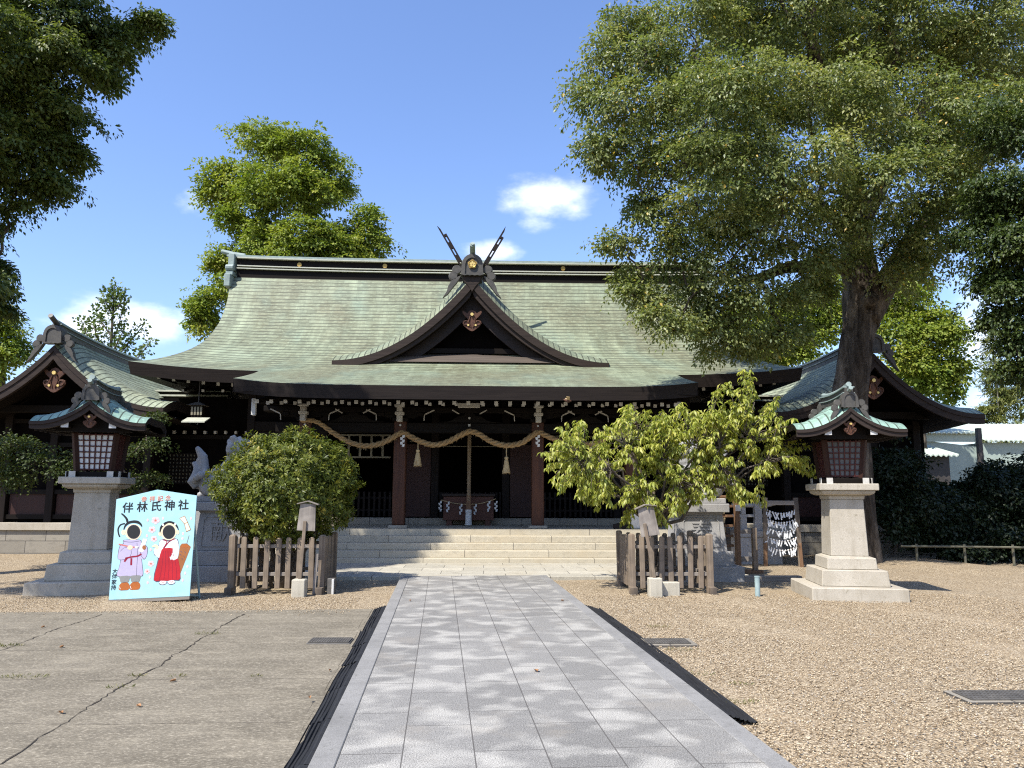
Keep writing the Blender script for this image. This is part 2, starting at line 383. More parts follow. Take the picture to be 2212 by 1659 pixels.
def mat_path():
    n = NT('granite_paving'); v = n.vec()
    # slabs: columns of .427 m along local y, staggered joints
    rot = n.vec(rot=(0, 0, math.radians(90)), loc=(.0, 1.281 + .4275 * 4, 0))
    br = n.N('ShaderNodeTexBrick'); br.offset = .37; br.offset_frequency = 2
    br.inputs['Scale'].default_value = 1; br.inputs['Brick Width'].default_value = .86; br.inputs['Row Height'].default_value = .427
    br.inputs['Mortar Size'].default_value = .0042; br.inputs['Mortar Smooth'].default_value = .1
    br.inputs['Color1'].default_value = (0, 0, 0, 1); br.inputs['Color2'].default_value = (1, 1, 1, 1); br.inputs['Mortar'].default_value = (.5, .5, .5, 1)
    n.L(rot, br.inputs['Vector'])
    a = n.noise(v, 120, 2, .8); b = n.noise(v, 45, 3, .6)
    c = n.ramp(a, [(.36, (.036, .034, .031)), (.5, (.195, .186, .167)), (.64, (.40, .382, .343))])
    c = n.mix(.4, c, n.ramp(b, [(.3, (.14, .135, .124)), (.7, (.25, .24, .22))]))
    c = n.mix(1.0, c, n.math('ADD', n.math('MULTIPLY', br.outputs['Color'], .26), .84), 'MULTIPLY')
    # pale worn patches, one or two to a slab, where people tread
    w = n.noise(n.vec(scale=(1.75, 2.1, 1)), 1.5, 2, .45, .3)
    w2 = n.noise(n.vec(scale=(1, 1.5, 1), loc=(3, 9, 0)), 6, 4, .6)
    wm = n.ramp(n.math('ADD', w, n.math('MULTIPLY', n.math('SUBTRACT', w2, .5), .22)), [(.47, (0, 0, 0)), (.66, (1, 1, 1))])
    c = n.mix(n.math('MULTIPLY', wm, .8), c, n.ramp(a, [(.36, (.17, .163, .143)), (.5, (.37, .353, .313)), (.64, (.56, .535, .47))]))
    c = n.mix(n.ramp(n.noise(n.vec(loc=(5, 1, 0)), 1.4, 5, .7), [(.55, (0, 0, 0)), (.8, (.55, .55, .55))]), c, (.27, .235, .185))
    c = n.mix(n.math('MULTIPLY', br.outputs['Fac'], .85), c, (.075, .068, .06))
    n.bump(n.math('SUBTRACT', n.math('MULTIPLY', a, .25), br.outputs['Fac']), .3, .01)
    return n.fin(c, .62, .3)
def mat_blocks(name, bw, rh, c0, seam=.006, plane='xz', off=.5, loc=(0, 0, 0)):
    """cut stone in courses with thin dark joints"""
    n = NT(name); v = n.vec(); rot = (math.radians(90), 0, 0) if plane == 'xz' else (0, 0, 0)
    br = n.N('ShaderNodeTexBrick'); br.offset = off; br.inputs['Scale'].default_value = 1; br.inputs['Brick Width'].default_value = bw; br.inputs['Row Height'].default_value = rh
    br.inputs['Mortar Size'].default_value = seam; br.inputs['Mortar Smooth'].default_value = .1
    br.inputs['Color1'].default_value = (0, 0, 0, 1); br.inputs['Color2'].default_value = (1, 1, 1, 1); br.inputs['Mortar'].default_value = (.5, .5, .5, 1)
    n.L(n.vec(rot=rot, loc=loc), br.inputs['Vector'])
    a = n.noise(v, 120, 3, .7); b = n.noise(n.vec(scale=(1, 1, 2)), 5, 6, .7); big = n.noise(v, .9, 4, .6)
    c = n.ramp(a, [(.34, tuple(x * .6 for x in c0)), (.5, c0), (.66, tuple(min(.8, x * 1.25) for x in c0))])
    c = n.mix(1.0, c, n.math('ADD', n.math('MULTIPLY', br.outputs['Color'], .22), .86), 'MULTIPLY')
    c = n.mix(n.ramp(b, [(.5, (0, 0, 0)), (.78, (.7, .7, .7))]), c, tuple(x * .5 for x in c0))
    c = n.mix(n.ramp(big, [(.5, (0, 0, 0)), (.7, (.4, .4, .4))]), c, (c0[0] * .8, c0[1] * .72, c0[2] * .6))
    c = n.mix(n.math('MULTIPLY', br.outputs['Fac'], .9), c, (.05, .045, .04))
    n.bump(n.math('SUBTRACT', n.math('MULTIPLY', b, .3), br.outputs['Fac']), .35, .01)
    return n.fin(c, .75, .25)
def mat_bark():
    n = NT('bark'); v = n.vec(scale=(1, 1, .16))
    a = n.noise(v, 7, 8, .7, .6); b = n.noise(n.vec(scale=(1, 1, .4)), 2.2, 5, .65); f = n.noise(n.vec(scale=(1, 1, .3)), 30, 5, .7)
    c = n.ramp(a, [(.33, (.014, .011, .008)), (.5, (.058, .046, .035)), (.7, (.135, .112, .086))])
    c = n.mix(n.ramp(b, [(.52, (0, 0, 0)), (.66, (.7, .7, .7))]), c, (.20, .165, .125))
    n.bump(n.math('ADD', a, n.math('MULTIPLY', f, .35)), .9, .06)
    return n.fin(c, .9, .15)
M = {}
M['gravel'] = mat_gravel(); M['concrete'] = mat_concrete(); M['path'] = mat_path(); M['bark'] = mat_bark()
M['kerb'] = mat_granite('kerb_granite', (.33, .32, .297), (.205, .198, .184), (.07, .068, .063))
M['landing'] = mat_blocks('landing_stone', .85, .62, (.40, .372, .30), .006, 'xy')
M['step'] = mat_blocks('step_stone', 1.95, 20.0, (.48, .43, .325), .006, 'xz', .5, (0, 10, 0))
M['basewall'] = mat_blocks('base_wall_stone', 1.05, .32, (.25, .225, .18), .008)
M['granite'] = mat_granite('lantern_granite', (.50, .455, .37), (.37, .33, .262), (.19, .168, .13), stain=(.25, .215, .155))
M['greystone'] = mat_granite('statue_granite', (.40, .385, .36), (.295, .285, .27), (.14, .136, .13), stain=(.19, .184, .174))
M['copper'] = mat_copper('copper_shingles', .175, .46, ((.168, .192, .125), (.128, .140, .084), (.122, .115, .068)), (.135, .20, .158), .5, .018, .8)
M['copper_side'] = mat_copper('copper_shingles_side', .17, .5, ((.25, .28, .195), (.20, .22, .15), (.18, .18, .115)), (.18, .25, .21), .3, .018)
M['copper_small'] = mat_copper('copper_plates_small', .145, .30, ((.18, .275, .22), (.15, .235, .195), (.15, .20, .15)), (.13, .245, .235), .7, .012)
M['copper_grey'] = mat_simple('copper_trim_grey', (.27, .33, .30), (.17, .21, .195), 6, .5, .1, 30)
M['trim'] = mat_simple('copper_trim_pale', (.46, .46, .37), (.34, .35, .28), 9, .5, .05)
M['bronze'] = mat_simple('dark_bronze', (.085, .078, .066), (.045, .043, .038), 7, .5, .2, 30)
M['gold'] = mat_simple('gilding', (.45, .29, .08), (.30, .19, .05), 20, .4, .05, metal=.5)
M['goldpale'] = mat_simple('pale_gilding', (.75, .55, .2), (.62, .42, .13), 20, .35, .05, metal=.5)
M['fascia'] = mat_wood('eave_board_wood', (.024, .018, .015), (.012, .009, .008), 0, spec=.12)
M['barge'] = mat_wood('bargeboard_wood', (.042, .030, .024), (.018, .013, .011), 0, grain=18, spec=.15)
M['darkwood'] = mat_wood('dark_timber', (.014, .009, .007), (.006, .0045, .0035), 2, spec=.12)
M['darkwood_x'] = mat_wood('dark_timber_long', (.010, .007, .005), (.005, .0038, .003), 0, spec=.1)
M['shadowwood'] = mat_simple('shadow_boards', (.006, .0045, .004), (.003, .0025, .0025), 5, .9, .05, spec=.05)  # near-black boards; shade under roofs and indoors put into the colour
M['redwood'] = mat_wood('red_brown_timber', (.095, .034, .014), (.036, .013, .007), 2, grain=20)
M['redpanel'] = mat_wood('red_brown_boards', (.036, .011, .007), (.022, .007, .005), 2, grain=16)
M['pendant'] = mat_simple('carved_wood', (.105, .045, .024), (.05, .021, .012), 9, .55, .2)
M['white'] = mat_simple('white_paint', (.58, .57, .53), (.46, .45, .42), 14, .6, .05)
M['offwhite'] = mat_simple('weathered_white_paint', (.50, .48, .43), (.36, .34, .30), 10, .7, .1)
M['paper'] = mat_simple('paper', (.66, .66, .64), (.56, .56, .54), 6, .8, .05)
M['lattice_red'] = mat_wood('lattice_red_wood', (.075, .018, .013), (.035, .009, .007), 2)
M['lanternwood'] = mat_wood('lantern_dark_wood', (.045, .018, .011), (.02, .009, .006), 2, grain=20, spec=.2)
M['greypaper'] = mat_simple('grey_shaded_paper', (.13, .13, .125), (.09, .09, .088), 6, .8, .05)  # shade on the right lantern's panes is put into this grey
M['block2'] = None
M['lattice_pale'] = mat_simple('pale_wood_frame', (.22, .20, .14), (.15, .135, .09), 8, .7)
M['rope'] = mat_wood('rice_straw', (.40, .27, .13), (.22, .135, .06), 0, .85, 30)
M['straw'] = mat_wood('tassel_straw', (.52, .40, .22), (.36, .26, .13), 2, .85, 60)
M['oldrope'] = mat_wood('grey_rope', (.30, .225, .14), (.15, .105, .06), 2, .85, 40)
M['oldwood'] = mat_wood('weathered_grey_wood', (.29, .23, .165), (.135, .10, .072), 2, .8, 22, .2, (.075, .062, .05))
M['oldwood_x'] = mat_wood('weathered_grey_rail', (.27, .235, .195), (.14, .12, .10), 0, .8, 22, .2)
M['signwood'] = mat_wood('sign_board_wood', (.36, .32, .275), (.22, .19, .16), 2, .8, 14, .2, (.06, .052, .048))
M['brownwood'] = mat_wood('brown_post_wood', (.20, .11, .055), (.10, .055, .03), 2, .7, 20)
M['block'] = mat_granite('pale_block', (.52, .48, .39), (.42, .385, .30), (.26, .23, .18))
M['rubber'] = mat_simple('black_rubber', (.022, .022, .023), (.013, .013, .014), 8, .65, .2, 60)
M['iron'] = mat_simple('grating_iron', (.13, .12, .105), (.07, .065, .058), 12, .6, .2)
M['crack'] = mat_simple('crack_dirt', (.065, .052, .038), (.022, .018, .013), 9, .95, .2)
M['joint'] = mat_simple('joint_dirt', (.16, .135, .105), (.10, .085, .065), 6, .95, .2)
M['sheet'] = mat_simple('pale_sheet_metal', (.44, .50, .42), (.37, .43, .36), 3, .5, .03)
M['sheetwall'] = mat_simple('pale_sheet_wall', (.34, .40, .35), (.28, .34, .30), 3, .55, .03)
M['teal'] = mat_simple('teal_painted_metal', (.30, .38, .37), (.20, .27, .27), 8, .5, .1)
M['steel'] = mat_simple('dark_steel', (.07, .06, .055), (.04, .035, .03), 8, .5)
M['bamboo'] = mat_simple('bamboo_pole', (.16, .15, .10), (.09, .085, .06), 9, .6)
M['twig'] = mat_simple('twig_bark', (.13, .105, .08), (.06, .05, .04), 12, .85, .3)
M['soil'] = mat_simple('dark_soil', (.05, .038, .026), (.025, .02, .014), 14, .95, .5, 50)
# ------------------------------------------------------------------ the setting: ground, paving
rg = np.random.default_rng(5)
def build_ground():
    def axis(lo, hi, step, far):
        a = list(np.arange(lo, hi + 1e-6, step)); e = step
        while a[-1] < far: e *= 1.5; a.append(a[-1] + e)
        e = step
        while a[0] > -far: e *= 1.5; a.insert(0, a[0] - e)
        return a
    xs = axis(-13, 13, .22, 900); ys = axis(3, 22, .22, 900)
    P = []
    for y in ys:
        r = []
        for x in xs:
            near = abs(x) < 15 and 0 < y < 24
            z = .012 * math.sin(x * 1.7 + .6 * y) * math.sin(y * 1.3 - .4 * x) + .008 * math.sin(x * 4.1 + 2 * y) if near else 0
            # the gravel has been washed up a little beyond the paving, on the right
            if near and x > 9 and y > 16: z += .10 * max(0, math.sin((x - 9) * 1.1)) * max(0, math.sin((y - 16) * .5))
            r.append((x, y, z - .012))
        P.append(r)
    MB().grid(P).build('ground', M['gravel'], smooth=True, kind='structure')
build_ground()
PZ = .075
pl0 = gr(665, 1659, PZ); pl1 = gr(868, 1243, PZ); pr0 = gr(1720, 1659, PZ); pr1 = gr(1180, 1243, PZ)
PATH_ANG = math.atan2(-( (pl1[0] + pr1[0]) - (pl0[0] + pr0[0])) / 2, (pl1[1] + pr1[1] - pl0[1] - pr0[1]) / 2)
PATH_W = float(pr0[0] - pl0[0]); PATH_O = ((pl0 + pr0) / 2); PATH_O = (float(PATH_O[0]), float(PATH_O[1]), 0)
PATH_END = float((pl1[1] - pl0[1]) / math.cos(PATH_ANG))
def build_path():
    root = thing('path', None, None, PATH_O, PATH_ANG); root['kind'] = 'structure'
    hw = PATH_W / 2; kw = .155
    MB().box(-hw + kw, hw - kw, -9, PATH_END, -.05, PZ).build('slabs', M['path'], root, kind='structure')
    for s in (-1, 1):
        m = MB(); y = -9.0; i = 0
        while y < PATH_END - .01:
            y2 = min(y + 1.8, PATH_END); a, b = sorted((s * (hw - kw + .004), s * hw)); m.box(a, b, y + .002, y2 - .002, -.06, PZ + .004); y = y2
        m.build('kerb', M['kerb'], root, .006, kind='structure')
build_path()
def build_concrete():
    hw = PATH_W / 2
    def pe(y): return PATH_O[0] - hw - .02 - math.tan(PATH_ANG) * (y - PATH_O[1])
    y1 = 10.95
    top = .02
    m = MB(); P = [(-40, -9, top), (pe(-9), -9, top), (pe(y1), y1 + .12, top), (-9, y1 - .3, top), (-40, y1 - .35, top)]
    m._add(P, [(0, 1, 2, 3, 4)]); m._add([(x, y, -.1) for x, y, z in P] + P, [(0, 5, 6, 1), (1, 6, 7, 2), (2, 7, 8, 3), (3, 8, 9, 4)])
    c = m.build('concrete_pavement', M['concrete'], kind='structure')
    def ribbon(pxs, w0, w1, mat, seed, name, jag=.02):
        r = random.Random(seed); pts = [gr(u, v, top) for u, v in pxs]; fine = []
        for i in range(len(pts) - 1):
            n = max(2, int(np.linalg.norm(pts[i + 1] - pts[i]) / .06))
            for k in range(n): fine.append(pts[i] + (pts[i + 1] - pts[i]) * k / n)
        fine.append(pts[-1]); A = []; B = []
        for i, p in enumerate(fine):
            d = fine[min(i + 1, len(fine) - 1)] - fine[max(i - 1, 0)]; d /= np.linalg.norm(d); nrm = np.array((-d[1], d[0], 0))
            t = i / (len(fine) - 1); w = w0 + (w1 - w0) * t; off = r.gauss(0, jag); w *= r.uniform(.25, 1.25) * (.6 + .5 * math.sin(i * .37) ** 2)
            A.append(tuple(p + nrm * (off + w / 2) + np.array((0, 0, .004)))); B.append(tuple(p + nrm * (off - w / 2) + np.array((0, 0, .004))))
        MB().grid([A, B]).build(name, mat, c, kind='structure')
    f = lambda a: [(x * .3888 / 1.1573, (1440 + y * .3888) / 1.1573) for x, y in a]
    ribbon(f([(-60, 1240), (0, 1210), (140, 1130), (230, 1060), (430, 940), (590, 830), (740, 735), (870, 665), (920, 630), (1040, 570), (1110, 510), (1200, 470), (1290, 405), (1360, 370), (1430, 320), (1520, 270), (1570, 246)]), .013, .024, M['crack'], 1, 'crack', .008)
    ribbon(f([(-40, 495), (0, 480), (90, 450), (240, 390), (350, 345), (500, 300), (655, 248)]), .014, .014, M['crack'], 2, 'crack', .007)
    for ya, yb, x0_, x1_, s in ((668, 662, -40, 2080, 3), (952, 945, -40, 1900, 4), (345, 335, -40, 2200, 5), (480, 470, 0, 1300, 6)):
        ribbon(f([(x0_, ya), (700, ya + 2), (1400, yb), (x1_, yb)]), .007, .007, M['joint'], s, 'joint', .004)
build_concrete()
MB().box(X0 - 5.6, X0 + 5.6, float(pl1[1]) + .02, 17.86, -.05, .055).build('landing_pavement', M['landing'], kind='structure', bevel=.006)
# ------------------------------------------------------------------ roofs and ornaments
def gprof(s, k): return s * (1 + k * (1 - s))
def arc(cx, cz, r, a0, a1, n=8): return [(cx + r * math.cos(math.radians(a0 + (a1 - a0) * i / n)), cz + r * math.sin(math.radians(a0 + (a1 - a0) * i / n))) for i in range(n + 1)]
def onigawara(parent, name, x, y, z, s, crest=False, fins=True, d=.28, mat=None):
    """ridge-end ornament: arched plate with a sunk panel, side scrolls and fins; s = width of the plate"""
    mat = mat or M['bronze']; m = MB(); w = s / 2; h = s * .95
    def prism(poly, y0, y1): m.prism([(x + a, z + b) for a, b in poly], y + y0, y + y1)
    outer = [(-w * 1.05, 0), (w * 1.05, 0)] + [(w * .98, h * .55)] + arc(0, h * .55, w * .95, 8, 172, 10) + [(-w * .98, h * .55)]
    prism(outer, 0, d)
    frame_in = arc(0, h * .5, w * .6, 0, 180, 8)
    # raised rim around the panel
    for sgn in (-1, 1):
        prism([(sgn * w * .66, 0.0), (sgn * w * 1.02, 0.0), (sgn * w * .95, h * .6), (sgn * w * .64, h * .55)], -.035 * s / .6, -.001)
    rim = arc(0, h * .55, w * .93, 2, 178, 10) + list(reversed(arc(0, h * .52, w * .62, 2, 178, 10)))
    prism(rim, -.036 * s / .6, -.0015)
    for sgn in (-1, 1):                                  # scrolls: two rolled volutes
        for (cx, cz, r) in ((1.40 * w, .30 * h, .43 * w), (1.74 * w, -.02 * h, .40 * w)):
            pts = []
            for i in range(20):
                a = math.radians(-100 + i * 26); rr = r * (1 - i / 26)
                pts.append((x + sgn * (cx + rr * math.cos(a)), y + d * .3, z + cz + rr * math.sin(a)))
            m.tube(pts, [.13 * w * (1 - .4 * i / 20) for i in range(20)], 6)
            m.tube([(x + sgn * cx, y + d * .15, z + cz), (x + sgn * cx, y + d * .6, z + cz)], r * .93, 12)
        if fins:
            fin = [(1.0, .0), (1.5, -.12), (1.95, -.30), (2.2, -.55), (2.3, -.78), (2.68, -1.12), (2.2, -.92), (1.85, -.66), (1.4, -.36)]
            q = [(sgn * a * w, b * h) for a, b in fin]
            prism(q if sgn > 0 else q[::-1], d * .15, d * .6)
    # wavy foot
    prism([(-w * .9, 0)] + [(-w * .9 + w * 1.8 * i / 8, -.05 * h * (1 if i % 2 else .3)) for i in range(9)] + [(w * .9, 0), (0, .09 * h)], -.05 * s / .6, 0)
    o = m.build(name, mat, parent, .008 if s > .3 else 0)
    if crest:
        c = MB(); cz = z + h * .52; R_ = w * .40
        c.prism([(x + R_ * (1 + .10 * math.cos(5 * a)) * math.sin(a), cz + R_ * (1 + .10 * math.cos(5 * a)) * math.cos(a)) for a in (2 * math.pi * i / 60 for i in range(60))], y - .05, y - .012)
        c.tube([(x + R_ * .78 * math.sin(a), y - .058, cz + R_ * .78 * math.cos(a)) for a in (2 * math.pi * i / 24 for i in range(25))], R_ * .10, 5, cap=False)
        k = c.build('crest', M['gold'], o)
        f = MB()
        for i in range(5):
            a = 2 * math.pi * i / 5
            ctr = (x + R_ * .40 * math.sin(a), cz + R_ * .40 * math.cos(a))
            pet = [(ctr[0] + R_ * .25 * (math.sin(b) * math.cos(a) + math.cos(b) * math.sin(a) * 1.1), ctr[1] + R_ * .25 * (math.cos(b) * math.cos(a) * 1.1 - math.sin(b) * math.sin(a))) for b in (2 * math.pi * j / 14 for j in range(14))]
            f.prism(pet, y - .062, y - .051)
        f.ball((x, y - .06, cz), R_ * .14, 8, 5)
        f.build('blossom', M['goldpale'], k)
    return o
def gegyo(parent, x, y, z, s, bosses=True):
    """carved pendant under the gable peak: winged top, pierced heart below; s = height"""
    m = MB()
    P = lambda a: [(x + p * s, z + q * s) for p, q in a]
    half = [(0, .0), (.14, -.05), (.22, -.16), (.42, -.02), (.46, -.1), (.36, -.26), (.22, -.40), (.17, -.48), (.30, -.47), (.42, -.52), (.44, -.64), (.36, -.76), (.22, -.88), (.1, -.97), (0, -1.0)]
    m.prism(P(half + [(-a, b) for a, b in half[-2:0:-1]]), y, y + .07 * max(s, .5))
    for sg in (-1, 1):
        m.tube([(x + sg * s * (.28 + .1 * math.cos(a)), y - .015, z + s * (-.62 + .1 * math.sin(a))) for a in (2 * math.pi * i / 12 for i in range(13))], .022 * s, 5, cap=False)
        m.tube([(x + sg * s * .08, y - .01, z - s * .3), (x + sg * s * .15, y - .02, z - s * .55), (x + sg * s * .05, y - .01, z - s * .82)], .03 * s, 5)
    o = m.build('gable_pendant', M['pendant'], parent, .004)
    b = MB(); b.tube([(x, y - .06, z - .22 * s), (x, y + .01, z - .22 * s)], .075 * s, 12)
    if bosses:
        for sg in (-1, 1): b.tube([(x + sg * .17 * s, y - .03, z - .72 * s), (x + sg * .17 * s, y + .01, z - .72 * s)], .05 * s, 8)
    b.build('boss', M['goldpale'], o)
    return o
def gable_roof(root, cx, W, y0, y1, za, H, k=1.0, thick=.12, bh=.2, sag=.1, eave_over=0, copper=None, row=.0, barge=None, bt=.07, flare=.0, ridge=True, rs=.3, inner=True, verge=.16, vw=.42, vfade=.3):
    """concave gable roof, ridge along y, front at y0 (nearest). za = apex height, H = drop to the eave.
    sag lifts both ends of ridge and eaves; flare pushes the eave ends outward"""
    copper = copper or M['copper_side']; barge = barge or M['barge']
    NS = 22; TT = [0, .25, .5, .75, 1.0]; fw = vw / (y1 - y0)
    TT = [q * fw for q in TT] + [fw + (1 - 2 * fw) * q / 8 for q in range(1, 8)] + [1 - fw * q for q in TT[::-1]]; NY = len(TT) - 1
    def pt(s, sg, t, dz=0.0, v=True):
        e = (2 * t - 1) ** 2; q = max(0, 1 - min(t, 1 - t) / fw)
        if v: dz += verge * (1 - q * q) * (1 - vfade * s)
        x = sg * (s * W + .0)
        y = y0 + (y1 - y0) * t
        z = za - H * gprof(s, k) + sag * e * (1 if s < .99 else 1) + flare * e * s * s + dz
        return (cx + x, y, z)
    top = MB()
    for sg in (-1, 1):
        P = []; UV = []; L_ = 0; prev = None
        for i in range(NS + 1):
            s = i / NS; row_ = [pt(s, sg, TT[j]) for j in range(NY + 1)]
            q = pt(s, sg, .5); L_ += 0 if prev is None else math.dist(q, prev); prev = q
            P.append(row_); UV.append([((y1 - y0) * TT[j], -L_) for j in range(NY + 1)])
        top.grid(P, UV, flip=(sg < 0))
    top.build('roof', copper, root, smooth=True)
    # eave boards along both sides, gable boards at both ends
    for sg in (-1, 1):
        m = MB(); a = [pt(1, sg, TT[j], -.004) for j in range(NY + 1)]
        b = [(x - sg * .03, y, z - bh * .9) for x, y, z in a]; c = [(cx + (x - cx) * .72, y, z + H * .02 - bh * .5) for x, y, z in a]
        m.grid([a, b], flip=(sg > 0)); m.grid([b, c], flip=(sg > 0)); m.build('eave_board', M['fascia'], root)
    for end, yy, dy in ((0, y0, 1), (1, y1, -1)):
        for sg in (-1, 1):
            m = MB(); nb = 18
            up = [pt(i / nb, sg, end, -.006) for i in range(nb + 1)]
            ya, yb = yy - dy * .0, yy + dy * bt
            hb = lambda i: bh * (1 + .35 * (1 - i / nb))
            lo = []
            for i, p in enumerate(up):
                s = i / nb; lo.append((p[0] - sg * bh * .10 * (1 - s) , p[1], p[2] - hb(i)))
            A = [(x, ya, z) for x, y, z in up]; B = [(x if i else cx, ya, z) for i, (x, y, z) in enumerate(lo)]
            C = [(x, yb, z) for x, y, z in A]; D = [(x, yb, z) for x, y, z in B]
            fl = (sg > 0) == (dy > 0)
            m.grid([A, B], flip=not fl); m.grid([C, D], flip=fl); m.grid([B, D], flip=not fl)
            m._add([A[-1], B[-1], D[-1], C[-1]], [(0, 1, 2, 3)])
            # raised upper band of the bargeboard
            A2 = [(x, ya - dy * .025, z) for x, y, z in A]; B2 = [(a[0] + (b[0] - a[0]) * .42, ya - dy * .025, a[2] + (b[2] - a[2]) * .42) for a, b in zip(A, B)]
            m.grid([A2, B2], flip=not fl); m.grid([B2, [(x, ya, z) for x, y, z in B2]], flip=not fl); m.grid([[(x, ya, z) for x, y, z in A2], A2], flip=not fl)
            m.build('bargeboard', barge, root)
    if inner:                                            # underside boards
        m = MB()
        for sg in (-1, 1):
            P = [[pt(i / NS, sg, .02 + .96 * j / NY, -thick, False) for j in range(NY + 1)] for i in range(NS + 1)]
            m.grid(P, flip=(sg > 0))
        m.build('ceiling_boards', M['darkwood_x'], root, smooth=True)
    if ridge:
        m = MB(); t = MB(); ys = [j / 12 for j in range(13)]
        def strip(mb, hw, z0, z1, over):
            A = []
            for q in ys:
                y = y0 + .1 * rs + (y1 - y0 - .2 * rs) * q; zc = za + verge * .8 + sag * (2 * q - 1) ** 2
                A.append([(cx - hw, y, zc + z0), (cx - hw, y, zc + z1), (cx + hw, y, zc + z1), (cx + hw, y, zc + z0), (cx - hw, y, zc + z0)])
            mb.grid(A)
            for k_ in (0, -1): mb._add(A[k_][:4], [(0, 1, 2, 3)])
        strip(m, rs * .36, -.15 * rs, .30 * rs, 0); strip(m, rs * .30, .36 * rs, .72 * rs, 0)
        strip(t, rs * .44, .30 * rs, .36 * rs, 0); strip(t, rs * .42, .72 * rs, .80 * rs, 0)
        m.build('ridge', M['bronze'], root); t.build('ridge_trim', M['trim'] if rs > .4 else M['copper_grey'], root)
        c = MB(); A = []
        c.tube([(cx, y0 + (y1 - y0) * q, za + verge * .8 + sag * (2 * q - 1) ** 2 + .86 * rs + .10 * rs * abs(2 * q - 1) ** 4) for q in ys], rs * .20, 8)
        c.build('ridge_cap', M['copper_grey'], root)
    return pt

# ------------------------------------------------------------------ the worship hall
WT = [(0, 7.96), (.07, 7.91), (.14, 7.85), (.22, 7.77), (.3, 7.73), (.38, 7.71), (.47, 7.75), (.56, 7.83), (.64, 7.98), (.72, 8.2), (.8, 8.45), (.9, 8.72), (1, 8.95)]
def Wh(s): return float(np.interp(s, [a for a, b in WT], [b for a, b in WT]))
RY, RZ, RD, RH, RK = 25.0, 8.97, 4.7, 4.19, .72
def rprof(s): return RY - RD * s, RZ - RH * gprof(s, RK)
PORW = 5.30
def build_hall():
    h = thing('shrine_hall', 'large wooden worship hall with sweeping green copper roof and central gable', 'shrine building', (0, 0, 0))
    NS = 34; NX = 60
    # ---- main roof: front, back and hipped ends as one shingled skin
    m = MB()
    def fpt(s, q, back=False):
        y, z = rprof(s); x = q * Wh(s); a = abs(q)
        z += .24 * a ** 5 * s ** 2 + .05 * a ** 3 * (1 - s)
        y -= .12 * a ** 5 * s ** 2
        if back: y = 2 * RY - y
        return (X0 + x, y, z)
    qs = [-1 + 2 * j / NX for j in range(NX + 1)]
    for back in (False, True):
        P, UV = [], []; L_ = 0; pv = None
        for i in range(NS + 1):
            s = i / NS; p = fpt(s, 0); L_ += 0 if pv is None else math.dist(p, pv); pv = p
            P.append([fpt(s, q, back) for q in qs]); UV.append([(q * 8.0, -L_) for q in qs])
        m.grid(P, UV, flip=back)
    for sg in (-1, 1):
        P, UV = [], []
        for i in range(NS + 1):
            s = i / NS; a = fpt(s, sg); b = fpt(s, sg, True)
            P.append([tuple(np.array(a) + (np.array(b) - np.array(a)) * j / 8) for j in range(9)]); UV.append([(abs(b[1] - a[1]) * (j / 8 - .5), -s * 6.2) for j in range(9)])
        m.grid(P, UV, flip=(sg > 0))
    m.build('roof', M['copper'], h, smooth=True)
    # ---- eave boards of the main roof
    m = MB(); eh = .34
    edge = [fpt(1, q) for q in qs]; bk = [fpt(1, q, True) for q in qs]
    loop = edge + [tuple(np.array(edge[-1]) + (np.array(bk[-1]) - np.array(edge[-1])) * j / 8) for j in range(1, 8)] + bk[::-1] + [tuple(np.array(bk[0]) + (np.array(edge[0]) - np.array(bk[0])) * j / 8) for j in range(1, 9)]
    cen = np.array((X0, RY, 0))
    def inset(p, d, dz):
        x = p[0] - X0; y = p[1] - RY
        return (X0 + x - math.copysign(min(d, abs(x)), x), RY + y - math.copysign(min(d, abs(y)), y), p[2] + dz)
    A = [(x, y, z - .005) for x, y, z in loop]; B = [inset(p, .06, -eh) for p in loop]; Cc = [inset(p, .5, -eh + .03) for p in loop]; D = [inset(p, 1.9, -eh + .42) for p in loop]
    m.grid([A, B]); m.grid([B, Cc]); m.grid([Cc, D]); m.build('eave_board', M['fascia'], h)
    # ---- porch roof, carried on from the main slope
    m = MB(); NP = 14
    def ppt(t, q, dz=0):
        y = 20.42 - 2.92 * t; z0 = 4.86 - .80 * t + .06 * t * (1 - t) * -1
        a = abs(q); w = PORW + .03 + .22 * (1 - t) ** 2
        return (X0 + q * w, y, z0 + .13 * a ** 6 * t + dz)
    qp = [-1 + 2 * j / 40 for j in range(41)]
    P = [[ppt(i / NP, q) for q in qp] for i in range(NP + 1)]; UV = [[(q * PORW, -6.3 - 3.03 * i / NP) for q in qp] for i in range(NP + 1)]
    m.grid(P, UV); m.build('porch_roof', M['copper'], h, smooth=True)
    m = MB(); eh2 = .31
    A = [ppt(1, q, -.005) for q in qp]; B = [(x, y + .03, z - eh2) for x, y, z in A]; B2 = [(x, y + .5, z + .1) for x, y, z in B]
    m.grid([A, B]); m.grid([B, B2])
    m.grid([[(x, y + .06, z - .10) for x, y, z in A], [(x, y - .0, z) for x, y, z in A]])
    for sg in (-1, 1):
        a = [ppt(i / NP, sg, -.004) for i in range(NP + 1)]; b = [(x - sg * .02, y, z - eh2 * (.75 + .25 * i / NP)) for i, (x, y, z) in enumerate(a)]; c = [(x - sg * .45, y, z + .02) for x, y, z in b]
        m.grid([a, b], flip=(sg < 0)); m.grid([b, c], flip=(sg < 0))
    m.build('porch_eave_board', M['fascia'], h)
    m = MB(); A = [[(X0 - 5.1, 18.0, 3.93), (X0 + 5.1, 18.0, 3.93)], [(X0 - 5.1, 20.4, 4.52), (X0 + 5.1, 20.4, 4.52)], [(X0 - 8.0, 22.2, 4.66), (X0 + 8.0, 22.2, 4.66)]]
